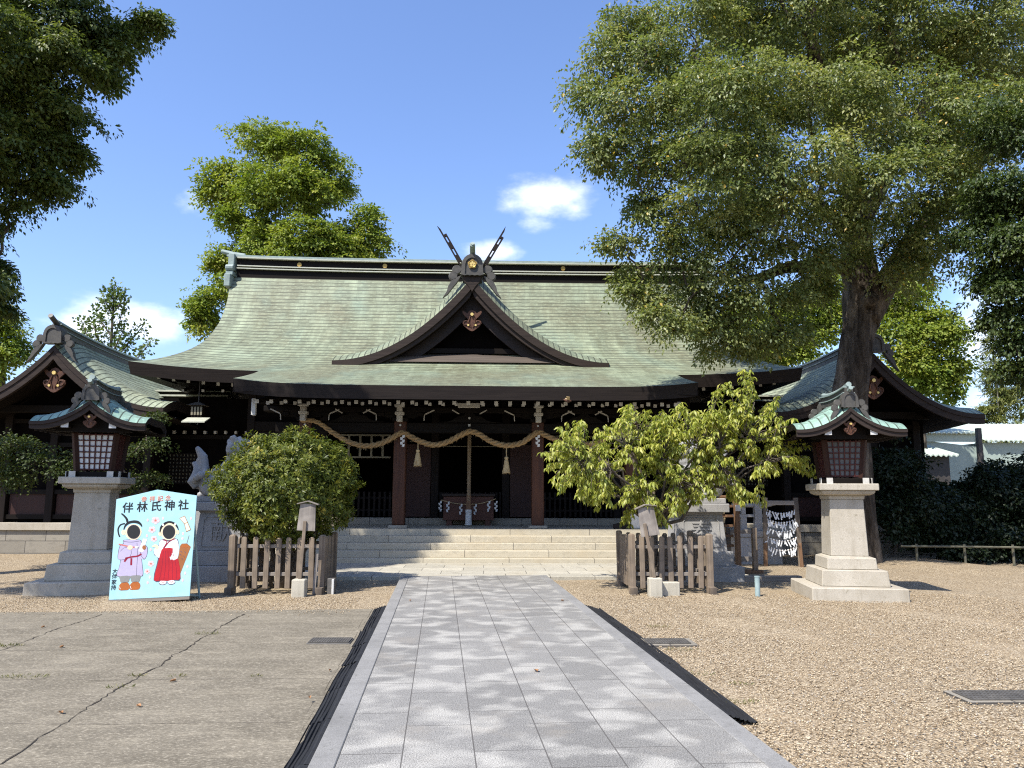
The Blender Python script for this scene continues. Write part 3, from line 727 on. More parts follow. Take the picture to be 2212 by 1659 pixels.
    m.grid(A, flip=True); m.build('porch_ceiling', M['shadowwood'], h)
    # ---- rafters with white painted ends
    def rafter(x, y0, z0, y1, z1, w=.085):
        mb = MB(); mb.bar((x, y0, z0), (x, y1, z1), w, w); f = len(mb.f)
        mb.bar((x, y0 - .006, z0 - .001), (x, y0 - .0005, z0), w * 1.02, w * 1.02, 1)
        mb.build('rafter', [M['darkwood'], M['white']], h)
    for i in range(31):
        x = X0 - 4.95 + i * .33; rafter(x, 18.12, 3.74, 20.3, 4.22)
        if i % 1 == 0: rafter(x + .02, 18.95, 3.80, 21.6, 4.15, .08)
    for sg in (-1, 1):
        for i in range(8): rafter(X0 + sg * (5.65 + .4 * i), 20.95, 4.50 + .004 * i * i, 22.1, 4.72)
        for i in range(5): rafter(X0 + sg * (5.8 + .55 * i), 21.5, 4.42, 22.1, 4.6, .07)
    # ---- ridge
    m = MB(); t = MB(); c = MB(); N_ = 24
    def bar_x(mb, z0, z1, hy, xw=7.75):
        A = []
        for i in range(N_ + 1):
            q = -1 + 2 * i / N_; x = X0 + q * xw; u = .07 * abs(q) ** 3
            A.append([(x, RY - hy, z0 + u), (x, RY - hy, z1 + u), (x, RY + hy, z1 + u), (x, RY + hy, z0 + u), (x, RY - hy, z0 + u)])
        mb.grid(A, flip=True)
        for k_ in (0, -1): mb._add(A[k_][:4], [(0, 1, 2, 3)])
    bar_x(m, 8.46, 8.80, .28); bar_x(t, 8.802, 8.835, .37); bar_x(m, 8.837, 8.895, .25); bar_x(t, 8.897, 8.93, .34)
    bar_x(m, 8.932, 9.16, .24); bar_x(t, 9.162, 9.20, .36)
    bar_x(c, 9.202, 9.262, .31, 7.95)
    m.build('ridge', M['darkwood_x'], h); t.build('ridge_trim', M['trim'], h)
    bar_x(c, 9.264, 9.315, .21, 8.15); c.build('ridge_cap', M['copper_grey'], h)
    for x in (-5.75, -2.95, 2.95, 5.75):
        s = MB(); s.tube([(X0 + x, RY - .28, 9.05), (X0 + x, RY - .235, 9.05)], .075, 14); s.build('ridge_boss', M['gold'], h)
    for sg in (-1, 1):                                   # ridge-end pieces seen edge-on
        e = MB(); x = X0 + sg * 7.82
        a, b = sorted((x, x + sg * .20))
        e.box(a, b, RY - .42, RY + .42, 8.82, 9.36); e.box(a - .02, b + .02, RY - .55, RY + .55, 8.60, 8.74); e.box(a, b, RY - .72, RY - .35, 8.18, 8.60)
        e.box(a + .04, b - .04, RY - .35, RY + .35, 8.1, 8.6)
        e.tube([(a - .03, RY - .5, 8.85), (b + .03, RY - .5, 8.85)], .11, 10)
        e.tube([(X0 + sg * 7.6, RY, 9.40), (X0 + sg * 8.0, RY, 9.46), (X0 + sg * 8.4, RY, 9.56)], [.085, .085, .075], 8)
        e.build('ridge_end', M['copper_grey'], h, .02)
    # ---- the dormer gable
    GY, GA, GH, GW = 21.3, 7.72, 2.44, 3.88
    N2 = 26
    def gp(s, sg): return (X0 + sg * s * GW, GA - GH * gprof(s, 1.0))
    top = MB()
    for sg in (-1, 1):
        P, UV = [], []; L_ = 0; pv = None
        for i in range(N2 + 1):
            x, z = gp(i / N2, sg); L_ += 0 if pv is None else math.dist((x, z), pv); pv = (x, z)
            dd = [0, .12, .25, .4, .55, .75, 1.0, 1.5, 2.2, 3.0]; P.append([(x, GY - .02 + q, z + .50 * (1 - (1 - min(1, q / .95)) ** 2) * (1 - .45 * i / N2)) for q in dd]); UV.append([(q, -L_) for q in dd])
        top.grid(P, UV, flip=(sg < 0))
    g = top.build('gable_roof', M['copper'], h, smooth=True)
    for sg in (-1, 1):
        m = MB(); n = 26
        upr = [gp(i / n, sg) for i in range(n + 1)]
        def lower(i, d):
            s = i / n; x, z = upr[i]; dx, dz = gp(min(1, s + .02), sg)[0] - gp(max(0, s - .02), sg)[0], gp(min(1, s + .02), sg)[1] - gp(max(0, s - .02), sg)[1]
            l = math.hypot(dx, dz); nx, nz = dz / l * sg, -dx / l * sg
            if nz > 0: nx, nz = -nx, -nz
            return (x + nx * d, z + nz * d)
        def band(d0, d1, ya, yb):
            a = [lower(i, d0) for i in range(n + 1)]; b = [lower(i, d1) for i in range(n + 1)]
            a = [((X0 if sg * (x - X0) < 0 else x), z) for x, z in a]; b = [((X0 if sg * (x - X0) < 0 else x), z) for x, z in b]
            b = [(x, max(z, 5.10)) for x, z in b]
            A = [(x, ya, z) for x, z in a]; B = [(x, ya, z) for x, z in b]; C = [(x, yb, z) for x, z in a]; D = [(x, yb, z) for x, z in b]
            fl = sg > 0
            m.grid([A, B], flip=not fl); m.grid([B, D], flip=not fl); m.grid([A, C], flip=fl); m.grid([C, D], flip=fl)
        band(.004, .20, GY - .03, GY + .12); band(.198, .31, GY + .04, GY + .18)
        m.build('gable_bargeboard', M['barge'], h)
        m = MB(); band(.27, .58, GY + .45, GY + .55)
        m.build('gable_inner_board', mat_gable_inner, h)
    m = MB(); m.prism([(X0 - .30, GA + .03), (X0 + .30, GA + .03), (X0 + .21, GA - .16), (X0 + .10, GA - .28), (X0 + .0, GA - .44), (X0 - .10, GA - .28), (X0 - .21, GA - .16)], GY - .055, GY + .1)
    m.build('gable_peak_plate', M['barge'], h, .01)
    m = MB(); m.prism([(X0 - 3.3, 5.1), (X0 + 3.3, 5.1)] + [(X0 + x, z) for x, z in ((2.4, 5.72), (1.4, 6.2), (.5, 6.95), (0, 7.35), (-.5, 6.95), (-1.4, 6.2), (-2.4, 5.72))], GY + .95, GY + 1.0)
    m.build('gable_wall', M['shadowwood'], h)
    MB().box(X0 - 2.3, X0 + 2.3, GY + .62, GY + .94, 5.62, 5.78).box(X0 - 2.7, X0 + 2.7, GY + .5, GY + .9, 5.36, 5.44).build('gable_beam', M['darkwood_x'], h, .01)
    m = MB(); m.grid([[(X0 - 3.2, GY + .10, 5.28), (X0, GY + .08, 5.28), (X0 + 3.2, GY + .10, 5.28)], [(X0 - 2.9, GY + .30, 5.44), (X0, GY + .28, 5.50), (X0 + 2.9, GY + .30, 5.44)], [(X0 - 2.4, GY + .95, 5.60), (X0, GY + .95, 5.70), (X0 + 2.4, GY + .95, 5.60)]], [[(-3, 0), (0, 0), (3, 0)], [(-3, .25), (0, .25), (3, .25)], [(-3, .9), (0, .9), (3, .9)]])
    m.build('gable_skirt_roof', mat_wood('weathered_gable_sill', (.10, .078, .06), (.05, .04, .032), 0, .8, 20), h)
    gegyo(h, X0, GY + .22, 6.82, .62)
    # gable ridge ornament with crest, the rod above it, and the crossed finials
    onigawara(h, 'ridge_ornament', X0, GY - .1, GA + .04, .62, crest=True)
    m = MB(); m.tube([(X0, GY + .5, GA + .60), (X0, GY + .1, GA + .68), (X0, GY - .35, GA + .86)], [.085, .085, .08], 10)
    m.tube([(X0, GY - .352, GA + .861), (X0, GY - .385, GA + .875)], .05, 10)
    m.build('ridge_rod', M['copper_grey'], h)
    m = MB(); m.box(X0 - .28, X0 + .28, GY + .1, GY + 2.6, GA - .1, GA + .42); m.build('gable_ridge', M['bronze'], h)
    for sg in (-1, 1):
        m = MB(); y = GY + .75 + .06 * sg
        a = np.array((X0 + sg * .22, GA + .38)); b = np.array((X0 + sg * .95, GA + 1.66)); d = (b - a) / np.linalg.norm(b - a); nn = np.array((d[1], -d[0])); Ln = float(np.linalg.norm(b - a)); hw = .062
        def q(t, o): p = a + d * t + nn * o; return (float(p[0]), float(p[1]))
        def rail(o0, o1, t0, t1): m.prism([q(t0, o0), q(t0, o1), q(t1, o1), q(t1, o0)], y - .045, y + .045)
        rail(-hw, -.024, 0, Ln); rail(.024, hw, 0, Ln - .2)
        for t0, t1 in ((0, .08), (.32, .56), (.78, 1.0), (1.2, 1.3)): rail(-.0235, .0235, t0, min(t1, Ln - .2))
        m.prism([q(Ln, -hw), q(Ln, -.024), q(Ln + .13, -hw)], y - .045, y + .045)
        m.build('crossed_finial', M['fascia'], h)
    # ---- stone platform and its lower wall
    MB().box(X0 - 7.3, X0 + 7.3, 19.3, 28.5, -.1, .755).build('platform', M['basewall'], h)
    MB().box(X0 - 7.35, X0 + 7.35, 19.13, 28.5, .60, .76).build('platform_edge', M['step'], h, .01)
    MB().box(X0 - 6.5, X0 - 1.9, 21.6, 22.0, .76, .95).box(X0 + 1.9, X0 + 6.5, 21.6, 22.0, .76, .95).box(X0 - 1.85, X0 + 1.85, 21.75, 22.0, .76, .94).build('door_sill', M['basewall'], h, .01)
    # ---- pillars and beams
    for x in (-4.15, -1.75, 1.75, 4.15):
        p = MB().box(X0 + x - .155, X0 + x + .155, 19.58, 19.89, .83, 3.5).build('pillar', M['redwood'], h, .02)
        MB().box(X0 + x - .23, X0 + x + .23, 19.49, 19.98, .762, .829).build('pillar_base', M['granite'], p, .01)
        MB().tube([(X0 + x, 19.555, 3.33), (X0 + x, 19.579, 3.33)], .028, 10).build('peg', M['white'], p)
    MB().box(X0 - 4.9, X0 + 4.9, 19.62, 19.85, 3.14, 3.40).box(X0 - 5.2, X0 + 5.2, 19.55, 19.92, 3.66, 3.80).build('porch_beam', M['darkwood_x'], h, .015)
    for x in (-5.05, 5.05):
        MB().box(X0 + x - .05, X0 + x + .05, 18.2, 18.3, 3.42, 3.82).build('bracket_end', M['white'], h, .01)
    for x in (-4.15, -1.75, 1.75, 4.15):                 # bracket sets: dark arms, pale painted ends
        b = MB(); X = X0 + x
        b.box(X - .20, X + .20, 19.5, 19.9, 3.42, 3.52); b.prism([(X - .55, 3.62), (X - .35, 3.52), (X + .35, 3.52), (X + .55, 3.62), (X + .55, 3.68), (X - .55, 3.68)], 19.6, 19.84)
        for s in (-1, 1): b.box(X + s * .5 - .09, X + s * .5 + .09, 19.56, 19.88, 3.56, 3.655)
        k = b.build('bracket', M['darkwood_x'], h, .01)
        e = MB(); e.box(X - .07, X + .07, 19.28, 19.48, 3.40, 3.56); e.box(X - .11, X + .11, 19.26, 19.47, 3.565, 3.645); e.box(X - .065, X + .065, 19.25, 19.45, 3.65, 3.76); e.box(X - .12, X + .12, 19.2, 19.4, 3.765, 3.825)
        e.build('bracket_end', M['offwhite'], k, .012)
        for s in (-1, 1):
            MB().bar((X + s * .62, 19.52, 3.60), (X + s * .86, 19.5, 3.71), .03, .03).bar((X + s * .60, 19.52, 3.44), (X + s * .61, 19.52, 3.59), .022, .022).build('bracket_edge', M['offwhite'], k)
    for x in (-2.95, 0, 2.95):                           # frog-leg struts on the beam
        X = X0 + x; hh = [(.10, 3.66), (.16, 3.60), (.30, 3.58), (.44, 3.48), (.58, 3.44), (.78, 3.43), (.86, 3.405)]
        k = MB().prism([(X + a, b) for a, b in hh] + [(X - a, b) for a, b in hh[::-1]], 19.64, 19.82).build('frog_leg_strut', M['darkwood_x'], h, .01)
        for s in (-1, 1): MB().bar((X + s * .26, 19.5, 3.62), (X + s * .44, 19.5, 3.72), .028, .028).build('strut_edge', M['offwhite'], k)
        if x == 0:
            MB().box(X - .025, X + .025, 19.6, 19.635, 3.50, 3.55).box(X - .03, X + .03, 19.56, 19.615, 3.31, 3.37).build('peg', M['white'], k)
            MB().box(X - .27, X + .27, 18.9, 19.0, 3.72, 3.83).build('name_plate', M['offwhite'], k, .005)
    # ---- front wall of the hall
    wy = 22.0
    posts = (-6.2, -4.15, -1.95, -1.0, 1.0, 1.95, 4.15, 6.2)
    for x in posts: MB().box(X0 + x - .11, X0 + x + .11, wy - .12, wy + .12, .76, 4.7).build('wall_post', M['darkwood'], h, .015)
    MB().box(X0 - 6.3, X0 + 6.3, wy - .1, wy + .1, 3.35, 3.62).box(X0 - 6.3, X0 + 6.3, wy - .08, wy + .12, 4.1, 4.75).build('wall_beam', M['darkwood_x'], h, .01)
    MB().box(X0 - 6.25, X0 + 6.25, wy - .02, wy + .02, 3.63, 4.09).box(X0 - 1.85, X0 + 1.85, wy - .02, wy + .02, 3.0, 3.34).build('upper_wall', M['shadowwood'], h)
    for sg in (-1, 1):
        a, b = sorted((X0 + sg * 1.12, X0 + sg * 1.83))
        MB().box(a, b, wy - .12, wy - .07, .97, 3.0).build('door_panel', M['redpanel'], h, .005)
        a, b = sorted((X0 + sg * 4.28, X0 + sg * 5.2))
        MB().box(a, b, wy - .12, wy - .07, .97, 2.0).build('door_panel', M['redpanel'], h, .005)
        a, b = sorted((X0 + sg * 5.3, X0 + sg * 6.2)); MB().box(a, b, wy - .015, wy + .03, .77, 3.34).build('side_wall', M['darkwood'], h)
        # low paled railing across the side bays and transom frames above
        m = MB()
        for i in range(15):
            x = X0 + sg * (2.1 + i * .145); m.box(x - .03, x + .03, wy - .1, wy - .06, .98, 1.66)
        a, b = sorted((X0 + sg * 2.05, X0 + sg * 4.1)); m.box(a, b, wy - .058, wy - .03, 1.12, 1.18); m.box(a, b, wy - .058, wy - .03, 1.46, 1.52)
        m.build('paling', M['darkwood'], h)
        tr = MB(); a, b = sorted((X0 + sg * 2.25, X0 + sg * 3.72))
        for z in (2.62, 3.24): tr.box(a, b, wy - .16, wy - .12, z - .022, z + .022)
        for i in range(4):
            x = a + .29 + (b - a - .5) * i / 3 * .98; tr.box(x - .03, x + .03, wy - .158, wy - .121, 2.643, 3.217)
        tr.build('transom_frame', M['lattice_pale'], h)
        # shuttered lattice further out
    m = MB()
    for i in range(7):
        x = X0 - .93 + i * .15
        if abs(x - X0) < .62: continue
        m.box(x - .03, x + .03, wy - .1, wy - .06, .95, 1.66)
    for s in (-1, 1):
        for i in range(4): m.box(X0 + s * (.94 - i * .1) - .026, X0 + s * (.94 - i * .1) + .026, wy - .1, wy - .06, .95, 1.66)
    m.build('paling', M['darkwood'], h)
    for a, b in ((-.95, -.2), (.2, .95)): MB().box(X0 + a, X0 + b, wy - .2, wy - .14, 3.42, 3.58).build('transom', M['lattice_pale'], h)
    MB().box(X0 - .9, X0 + .9, wy - .16, wy - .13, 2.93, 2.95).build('curtain_rod', M['lattice_pale'], h)
    # ---- the dark room behind
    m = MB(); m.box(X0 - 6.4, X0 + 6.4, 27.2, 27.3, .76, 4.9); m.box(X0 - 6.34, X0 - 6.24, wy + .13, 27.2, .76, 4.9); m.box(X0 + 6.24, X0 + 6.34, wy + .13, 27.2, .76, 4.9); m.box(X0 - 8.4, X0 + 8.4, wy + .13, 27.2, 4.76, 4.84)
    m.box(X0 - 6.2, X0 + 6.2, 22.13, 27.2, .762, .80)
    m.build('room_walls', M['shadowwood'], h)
    # lattice shutters and small hanging lantern at the left end
    return h
mat_gable_inner = mat_wood('gable_inner_wood', (.020, .010, .007), (.009, .006, .005), 0, grain=12)
HALL = build_hall()
def build_stairs():
    t = thing('stone_staircase', 'wide pale granite stairs of five steps climbing to the worship hall', 'stairs', (X0, 17.86, 0))
    for i in range(5):
        dx = (0, .93, .12, 1.05, .06)[i]
        MB().box(-5.27 - dx, 5.27 - dx, .318 * i, 1.268 if i == 4 else .318 * (i + 1) + .02, (.152 * i - .001) if i else -.08, .152 * (i + 1)).build('step', M['step'], t, .008, loc=(dx, 0, 0))
build_stairs()
# ------------------------------------------------------------------ side buildings
def build_side(name, label, cx, sg):
    """gabled wing standing forward of the hall; front gable at y = 20"""
    b = thing(name, label, 'shrine building', (cx, 21.6, 0))
    r = thing('x', None, None); bpy.data.objects.remove(r)
    y = lambda v: v - 21.6
    gable_roof(b, 0, 2.9, y(20.0), y(28.0), 5.22, 1.62, 1.03, .14, .26, .16, copper=M['copper_side'], rs=.30, flare=.02, bt=.10, verge=.42, vw=1.15, vfade=.15)
    onigawara(b, 'ridge_ornament', 0, y(19.88), 5.42, .48)
    m = MB(); m.tube([(0, y(20.4), 5.86), (0, y(20.1), 5.92), (0, y(19.7), 6.1)], [.07, .07, .065], 10); m.build('ridge_rod', M['bronze'], b)
    gegyo(b, 0, y(20.14), 4.82, .66)
    # body
    MB().box(-2.9, 2.9, y(21.35), y(28.5), -.1, .60).build('stone_base', M['basewall'], b)
    MB().box(-2.95, 2.95, y(21.28), y(28.5), .602, .80).build('stone_base_edge', M['granite'], b, .01)
    MB().box(*sorted((sg * (-3.6 if sg > 0 else -2.2), sg * 1.9)), y(21.72), y(28), .8, 3.95).build('wall', M['shadowwood'], b)
    m = MB(); m.prism([(-2.2, 3.9), (2.2, 3.9), (1.0, 4.55), (0, 5.15), (-1.0, 4.55)], y(21.2), y(21.3)); m.build('gable_wall', M['shadowwood'], b)
    for x in (-1.9, -.65, .65, 1.9): MB().box(x - .1, x + .1, y(21.55), y(21.75), .8, 3.9).build('post', M['darkwood'], b, .01)
    for z in (.95, 1.62, 2.9, 3.55): MB().box(-2.05, 2.05, y(21.6), y(21.715), z - .06, z + .06).build('wall_beam', M['darkwood_x'], b)
    MB().box(-2.6, 2.6, y(20.9), y(21.1), 3.72, 3.92).build('gable_beam', M['darkwood_x'], b, .01)
    for x in (-1.5, 1.5): MB().box(x - .08, x + .08, y(20.1), y(20.2), 3.98, 4.13).build('beam_end', M['offwhite'], b)
    for i in range(3):
        MB().box(-1.75 + 1.25 * i, -.78 + 1.25 * i, y(21.66), y(21.70), 1.0, 1.58).build('board_panel', M['redpanel'], b)
    for sg in (-1, 1):                                   # rafters under the long eaves
        for i in range(12):
            m = MB(); yy = y(20.5 + i * .55); m.bar((sg * 2.78, yy, 3.60), (sg * 1.9, yy, 3.92), .07, .07); m.bar((sg * 2.79, yy, 3.596), (sg * 2.783, yy, 3.599), .072, .072, 1)
            m.build('rafter', [M['darkwood'], M['offwhite']], b)
    return b
build_side('shrine_wing', 'gabled wing left of the main hall, maple branches in front of its dark wall', -11.17, 1)
build_side('shrine_wing', 'gabled wing right of the main hall, rising behind the thick tree trunk', 10.43, -1)

def build_corridor(sg, label):
    """lower link between wing and hall with small stepped roofs"""
    xa, xb = sorted((X0 + sg * 6.35, X0 + sg * 9.35))
    b = thing('corridor', label, 'corridor', ((xa + xb) / 2, 24.0, 0)); cx = (xa + xb) / 2; w = (xb - xa) / 2
    MB().box(-w, w, -.9, 1.2, .77, 4.4).build('wall', M['shadowwood'], b)
    MB().box(-w, w, -1.0, -.9, 3.18, 3.30).build('wall_beam', M['darkwood_x'], b); MB().box(-w, w, -.98, -.9, .78, 1.0).build('wall_beam', M['darkwood_x'], b)
    ex = sg * (w + .4)
    m = MB(); a, c = sorted((-w * .2 * sg, sg * (w + 1.3)))
    for i in range(4): m.box(a, c, -.5 + i * .2, 1.2, 4.22 + i * .17, 4.27 + i * .17)
    m.build('tiered_roof', M['trim'], b)
    m = MB()
    for i in range(4): m.box(a + .05, c - .05, -.42 + i * .2, 1.2, 4.12 + i * .17, 4.218 + i * .17)
    m.build('tiered_eave', M['darkwood_x'], b)
    for i in range(9):
        x = -w + .3 + i * (2 * w - .6) / 8
        MB().box(x - .035, x + .035, -1.06, -.95, 3.33, 3.42).build('beam_end', M['white'], b)
    # latticed shutters
    l = MB(); p = MB()
    x0_, x1_ = (-1.32, .05) if sg < 0 else (-.05, 1.32)
    p.box(x0_, x1_, -.935, -.915, 1.88, 2.75); nx, nz = 14, 8
    for i in range(nx + 1):
        x = x0_ + (x1_ - x0_) * i / nx; l.box(x - .028, x + .028, -.975, -.955, 1.88, 2.75)
    for i in range(nz + 1):
        z = 1.88 + .87 * i / nz; l.box(x0_, x1_, -.953, -.937, z - .025, z + .025)
    s = p.build('lattice_backing', M['lattice_pale'], b); l.build('lattice', M['darkwood'], s)
    return b
build_corridor(-1, 'dark link building with a paper backed lattice between left wing and hall')
build_corridor(1, 'dark link building between right wing and hall, behind the cherry tree')
def build_hanging_lantern():
    p = at(428, 888, 20.9); t = thing('hanging_lantern', 'small hanging lattice lantern under the left eave of the hall', 'lantern', tuple(map(float, p)))
    MB().taper(0, 0, -.17, .14, .26, .30).build('body', M['darkwood'], t)
    m = MB()
    for i in range(4):
        m.box(-.13 + i * .08, -.10 + i * .08 + .02, -.165, -.158, -.12, .1)
    m.build('pane', M['lattice_pale'], t)
    MB().taper(0, 0, .14, .24, .46, .1).build('lantern_roof', M['bronze'], t)
    MB().tube([(0, 0, .24), (0, 0, .9)], .012, 6).build('hanger', M['steel'], t)
    q = at(426, 910, 20.6); w = .30
    m = MB().hexa([(-w, -.3, -.06), (w, -.3, -.06), (w, .1, .08), (-w, .1, .08), (-w, -.3, -.03), (w, -.3, -.03), (w, .1, .11), (-w, .1, .11)])
    tag(m.build('small_roof', M['trim'], None, loc=tuple(map(float, q))), label='small pale sheet roof under the hanging lantern left of the porch', category='roof')
build_hanging_lantern()

# ------------------------------------------------------------------ the two stone and timber lanterns
def build_lantern(label, loc, rz, scale, group):
    t = thing('roofed_lantern', label, 'lantern', loc, rz, group, scale=scale)
    g = M['granite']
    MB().taper(0, 0, -.06, .19, 1.50, 1.49).build('base_slab', g, t, .015)
    MB().taper(0, 0, .19, .45, 1.08, 1.03).build('base_step', g, t, .012)
    MB().taper(0, 0, .45, .64, .80, .77).taper(0, 0, .64, .66, .74, .62).build('base_step', g, t, .012)
    MB().taper(0, 0, .66, 1.60, .60, .545).build('pillar', g, t, .01)
    MB().taper(0, 0, 1.60, 1.665, .57, .585).build('collar', g, t, .006)
    m = MB(); m.taper(0, 0, 1.665, 1.70, .70, .84); m.taper(0, 0, 1.70, 1.745, .84, .86)
    for a in range(4):
        for q in (-.2, .2):
            x, y = (q, -.36); c, s = math.cos(a * math.pi / 2), math.sin(a * math.pi / 2)
            px, py = c * x - s * y, s * x + c * y; dx, dy = (.06, .05) if a % 2 == 0 else (.05, .06)
            m.box(px - dx, px + dx, py - dy, py + dy, 1.685, 1.742)
    m.build('corbel', g, t, .012)
    MB().box(-.475, .475, -.475, .475, 1.746, 1.86).build('cap_slab', g, t, .012)
    w = M['darkwood_x']
    m = MB()
    for s in (-1, 1):
        m.box(-.40, .40, s * .29 - .045, s * .29 + .045, 1.861, 1.95); m.box(s * .29 - .045, s * .29 + .045, -.243, .243, 1.861, 1.949)
        m.box(s * .29 - .044, s * .29 + .044, -.40, -.336, 1.862, 1.947); m.box(s * .29 - .044, s * .29 + .044, .336, .40, 1.862, 1.947)
    f = m.build('sill', w, t, .006)
    for s in (-1, 1):
        for q in (-1, 1):
            m = MB(); m.box(s * .29 - .05, s * .29 + .05, q * .408 - .006, q * .408 + .006, 1.858, 1.955); m.build('sill_end', M['offwhite'], f); MB().box(q * .408 - .006, q * .408 + .006, s * .29 - .05, s * .29 + .05, 1.858, 1.955).build('sill_end', M['offwhite'], f)
    # light box: four posts leaning outward, papered panes behind lattices
    z0, z1, b0, b1 = 1.95, 2.60, .265, .325
    for sx in (-1, 1):
        for sy in (-1, 1):
            MB().bar((sx * b0, sy * b0, z0), (sx * b1, sy * b1, z1), .075, .075).build('corner_post', M['lanternwood'], t, .004)
    for a in range(4):
        R_ = Matrix.Rotation(a * math.pi / 2, 3, 'Z')
        def P(x, y, z): v = R_ @ Vector((x, y, z)); return (v.x, v.y, v.z)
        def face(q, z): s = (z - z0) / (z1 - z0); return (q * ((b0 + (b1 - b0) * s) - .035), -(b0 + (b1 - b0) * s) + 0.0, z)
        m = MB(); za, zb = z0 + .04, z1 - .03
        A = [face(-1, za), face(1, za), face(1, zb), face(-1, zb)]
        m._add([P(x, y + .012, z) for x, y, z in A] + [P(x, y + .03, z) for x, y, z in A], [(0, 1, 2, 3), (7, 6, 5, 4)])
        pn = m.build('paper_pane', M['paper'], t)
        m = MB(); n = 6; wd = .021
        for i in range(n + 1):
            q = -1 + 2 * i / n; a0 = face(q, za - .02); a1 = face(q, zb + .02)
            m.bar(P(*a0), P(*a1), wd, .018, up=tuple(R_ @ Vector((1, 0, 0))))
            z = za + (zb - za) * i / n; m.bar(P(*[c + d for c, d in zip(face(-1, z), (0, .004, 0))]), P(*[c + d for c, d in zip(face(1, z), (0, .004, 0))]), .014, wd)
        m.build('lattice', M['lattice_red'], pn)
    MB().box(-.36, .36, -.36, .36, 2.601, 2.68).build('top_frame', w, t, .008)
    gable_roof(t, 0, .87, -.76, .76, 3.07, .39, 1.0, .05, .115, .035, copper=M['copper_small'], rs=.22, flare=.03, bt=.05, barge=M['barge'], verge=.22, vw=.42, vfade=.2)
    MB().prism([(-.62, 2.60), (.62, 2.60), (.30, 2.80), (0, 2.97), (-.30, 2.80)], -.50, -.44).build('gable_wall', M['darkwood_x'], t)
    MB().prism([(-.62, 2.60), (.62, 2.60), (.30, 2.80), (0, 2.97), (-.30, 2.80)], .44, .5).build('gable_wall', M['darkwood_x'], t)
    for q in (-1, 1):
        m = MB().box(q * .36 - .05, q * .36 + .05, -.72, -.36, 2.66, 2.73); k = m.build('purlin', w, t)
        MB().box(q * .36 - .055, q * .36 + .055, -.732, -.721, 2.652, 2.738).build('purlin_end', M['white'], k)
    gegyo(t, 0, -.70, 2.885, .235, False)
    onigawara(t, 'ridge_ornament', 0, -.76, 3.11, .27, d=.12)
    o = onigawara(t, 'ridge_ornament', 0, -.76, 3.11, .27, d=.12); o.rotation_euler = (0, 0, math.pi)
    m = MB(); m.tube([(0, -.70, 3.37), (0, -.86, 3.42)], .035, 8); m.build('ridge_rod', M['copper_grey'], t); MB().tube([(0, .70, 3.37), (0, .86, 3.42)], .035, 8).build('ridge_rod', M['copper_grey'], t)
    for sg in (-1, 1):
        for i in range(6):
            m = MB(); yy = -.55 + i * .22; m.bar((sg * .86, yy, 2.615), (sg * .5, yy, 2.68), .025, .025); m.build('rafter', M['darkwood'], t)
    return t
LL = build_lantern('roofed lantern on stone pillar behind the painted photo board, its paper panes bright white', (-6.61, 13.52, 0), math.radians(10), 1.0, 'pair of roofed lanterns on granite pillars')
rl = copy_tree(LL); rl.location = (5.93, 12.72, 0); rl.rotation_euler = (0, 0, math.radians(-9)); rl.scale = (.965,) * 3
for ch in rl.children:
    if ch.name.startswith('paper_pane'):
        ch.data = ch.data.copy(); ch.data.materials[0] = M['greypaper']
rl['label'] = 'roofed lantern on sunlit stone pillar in the open gravel, right of the cherry tree'

# ------------------------------------------------------------------ guardian lions
def build_pedestal(label, cx, flip, ch):
    t = thing('statue_pedestal', label, 'pedestal', (cx, 15.25, 0), 0, 'stone pedestals of the guardian lions')
    g = M['greystone']
    MB().box(-.74, .74, -.62, .62, -.05, .27).build('base_slab', g, t, .012)
    MB().box(-.58, .58, -.50, .50, .27, .54).build('base_step', g, t, .012)
    MB().taper(0, 0, .54, 1.22, .98, .86, .84, .74).build('body', g, t, .01)
    MB().taper(0, 0, 1.22, 1.27, .84, .9, .72, .78).build('neck', g, t)
    MB().box(-.54, .54, -.48, .48, 1.271, 1.44).build('cap_slab', g, t, .015)
    # raised panel frame and character on the front
    fr = MB()
    n = []
    hw, z0, z1 = .36, .62, 1.16; yy = lambda z: -.421 + (z - .54) / .68 * .05
    pan = [(-hw, z0), (hw, z0), (hw * .94, z1 - .06), (hw * .84, z1 - .03), (hw * .8, z1), (-hw * .8, z1), (-hw * .84, z1 - .03), (-hw * .94, z1 - .06)]
    loop = pan + [pan[0]]
    fr.tube([(x, yy(z) - .004, z) for x, z in loop], .012, 5, cap=False)
    fr.build('panel_frame', g, t)
    me = text_mesh(ch, .44, .018); me.materials.append(g)
    link('raised_character', me, t, 0, (0, yy(.89) - .004, .885), (math.radians(90 - 4), 0, 0))
    return t
PL = build_pedestal('shaded grey stone lion pedestal between photo board and round bush, with carved front', -4.92, 1, '献')
PR = build_pedestal('sunlit stone lion pedestal behind the cherry tree, one raised character on its front', 4.16, -1, '奉')
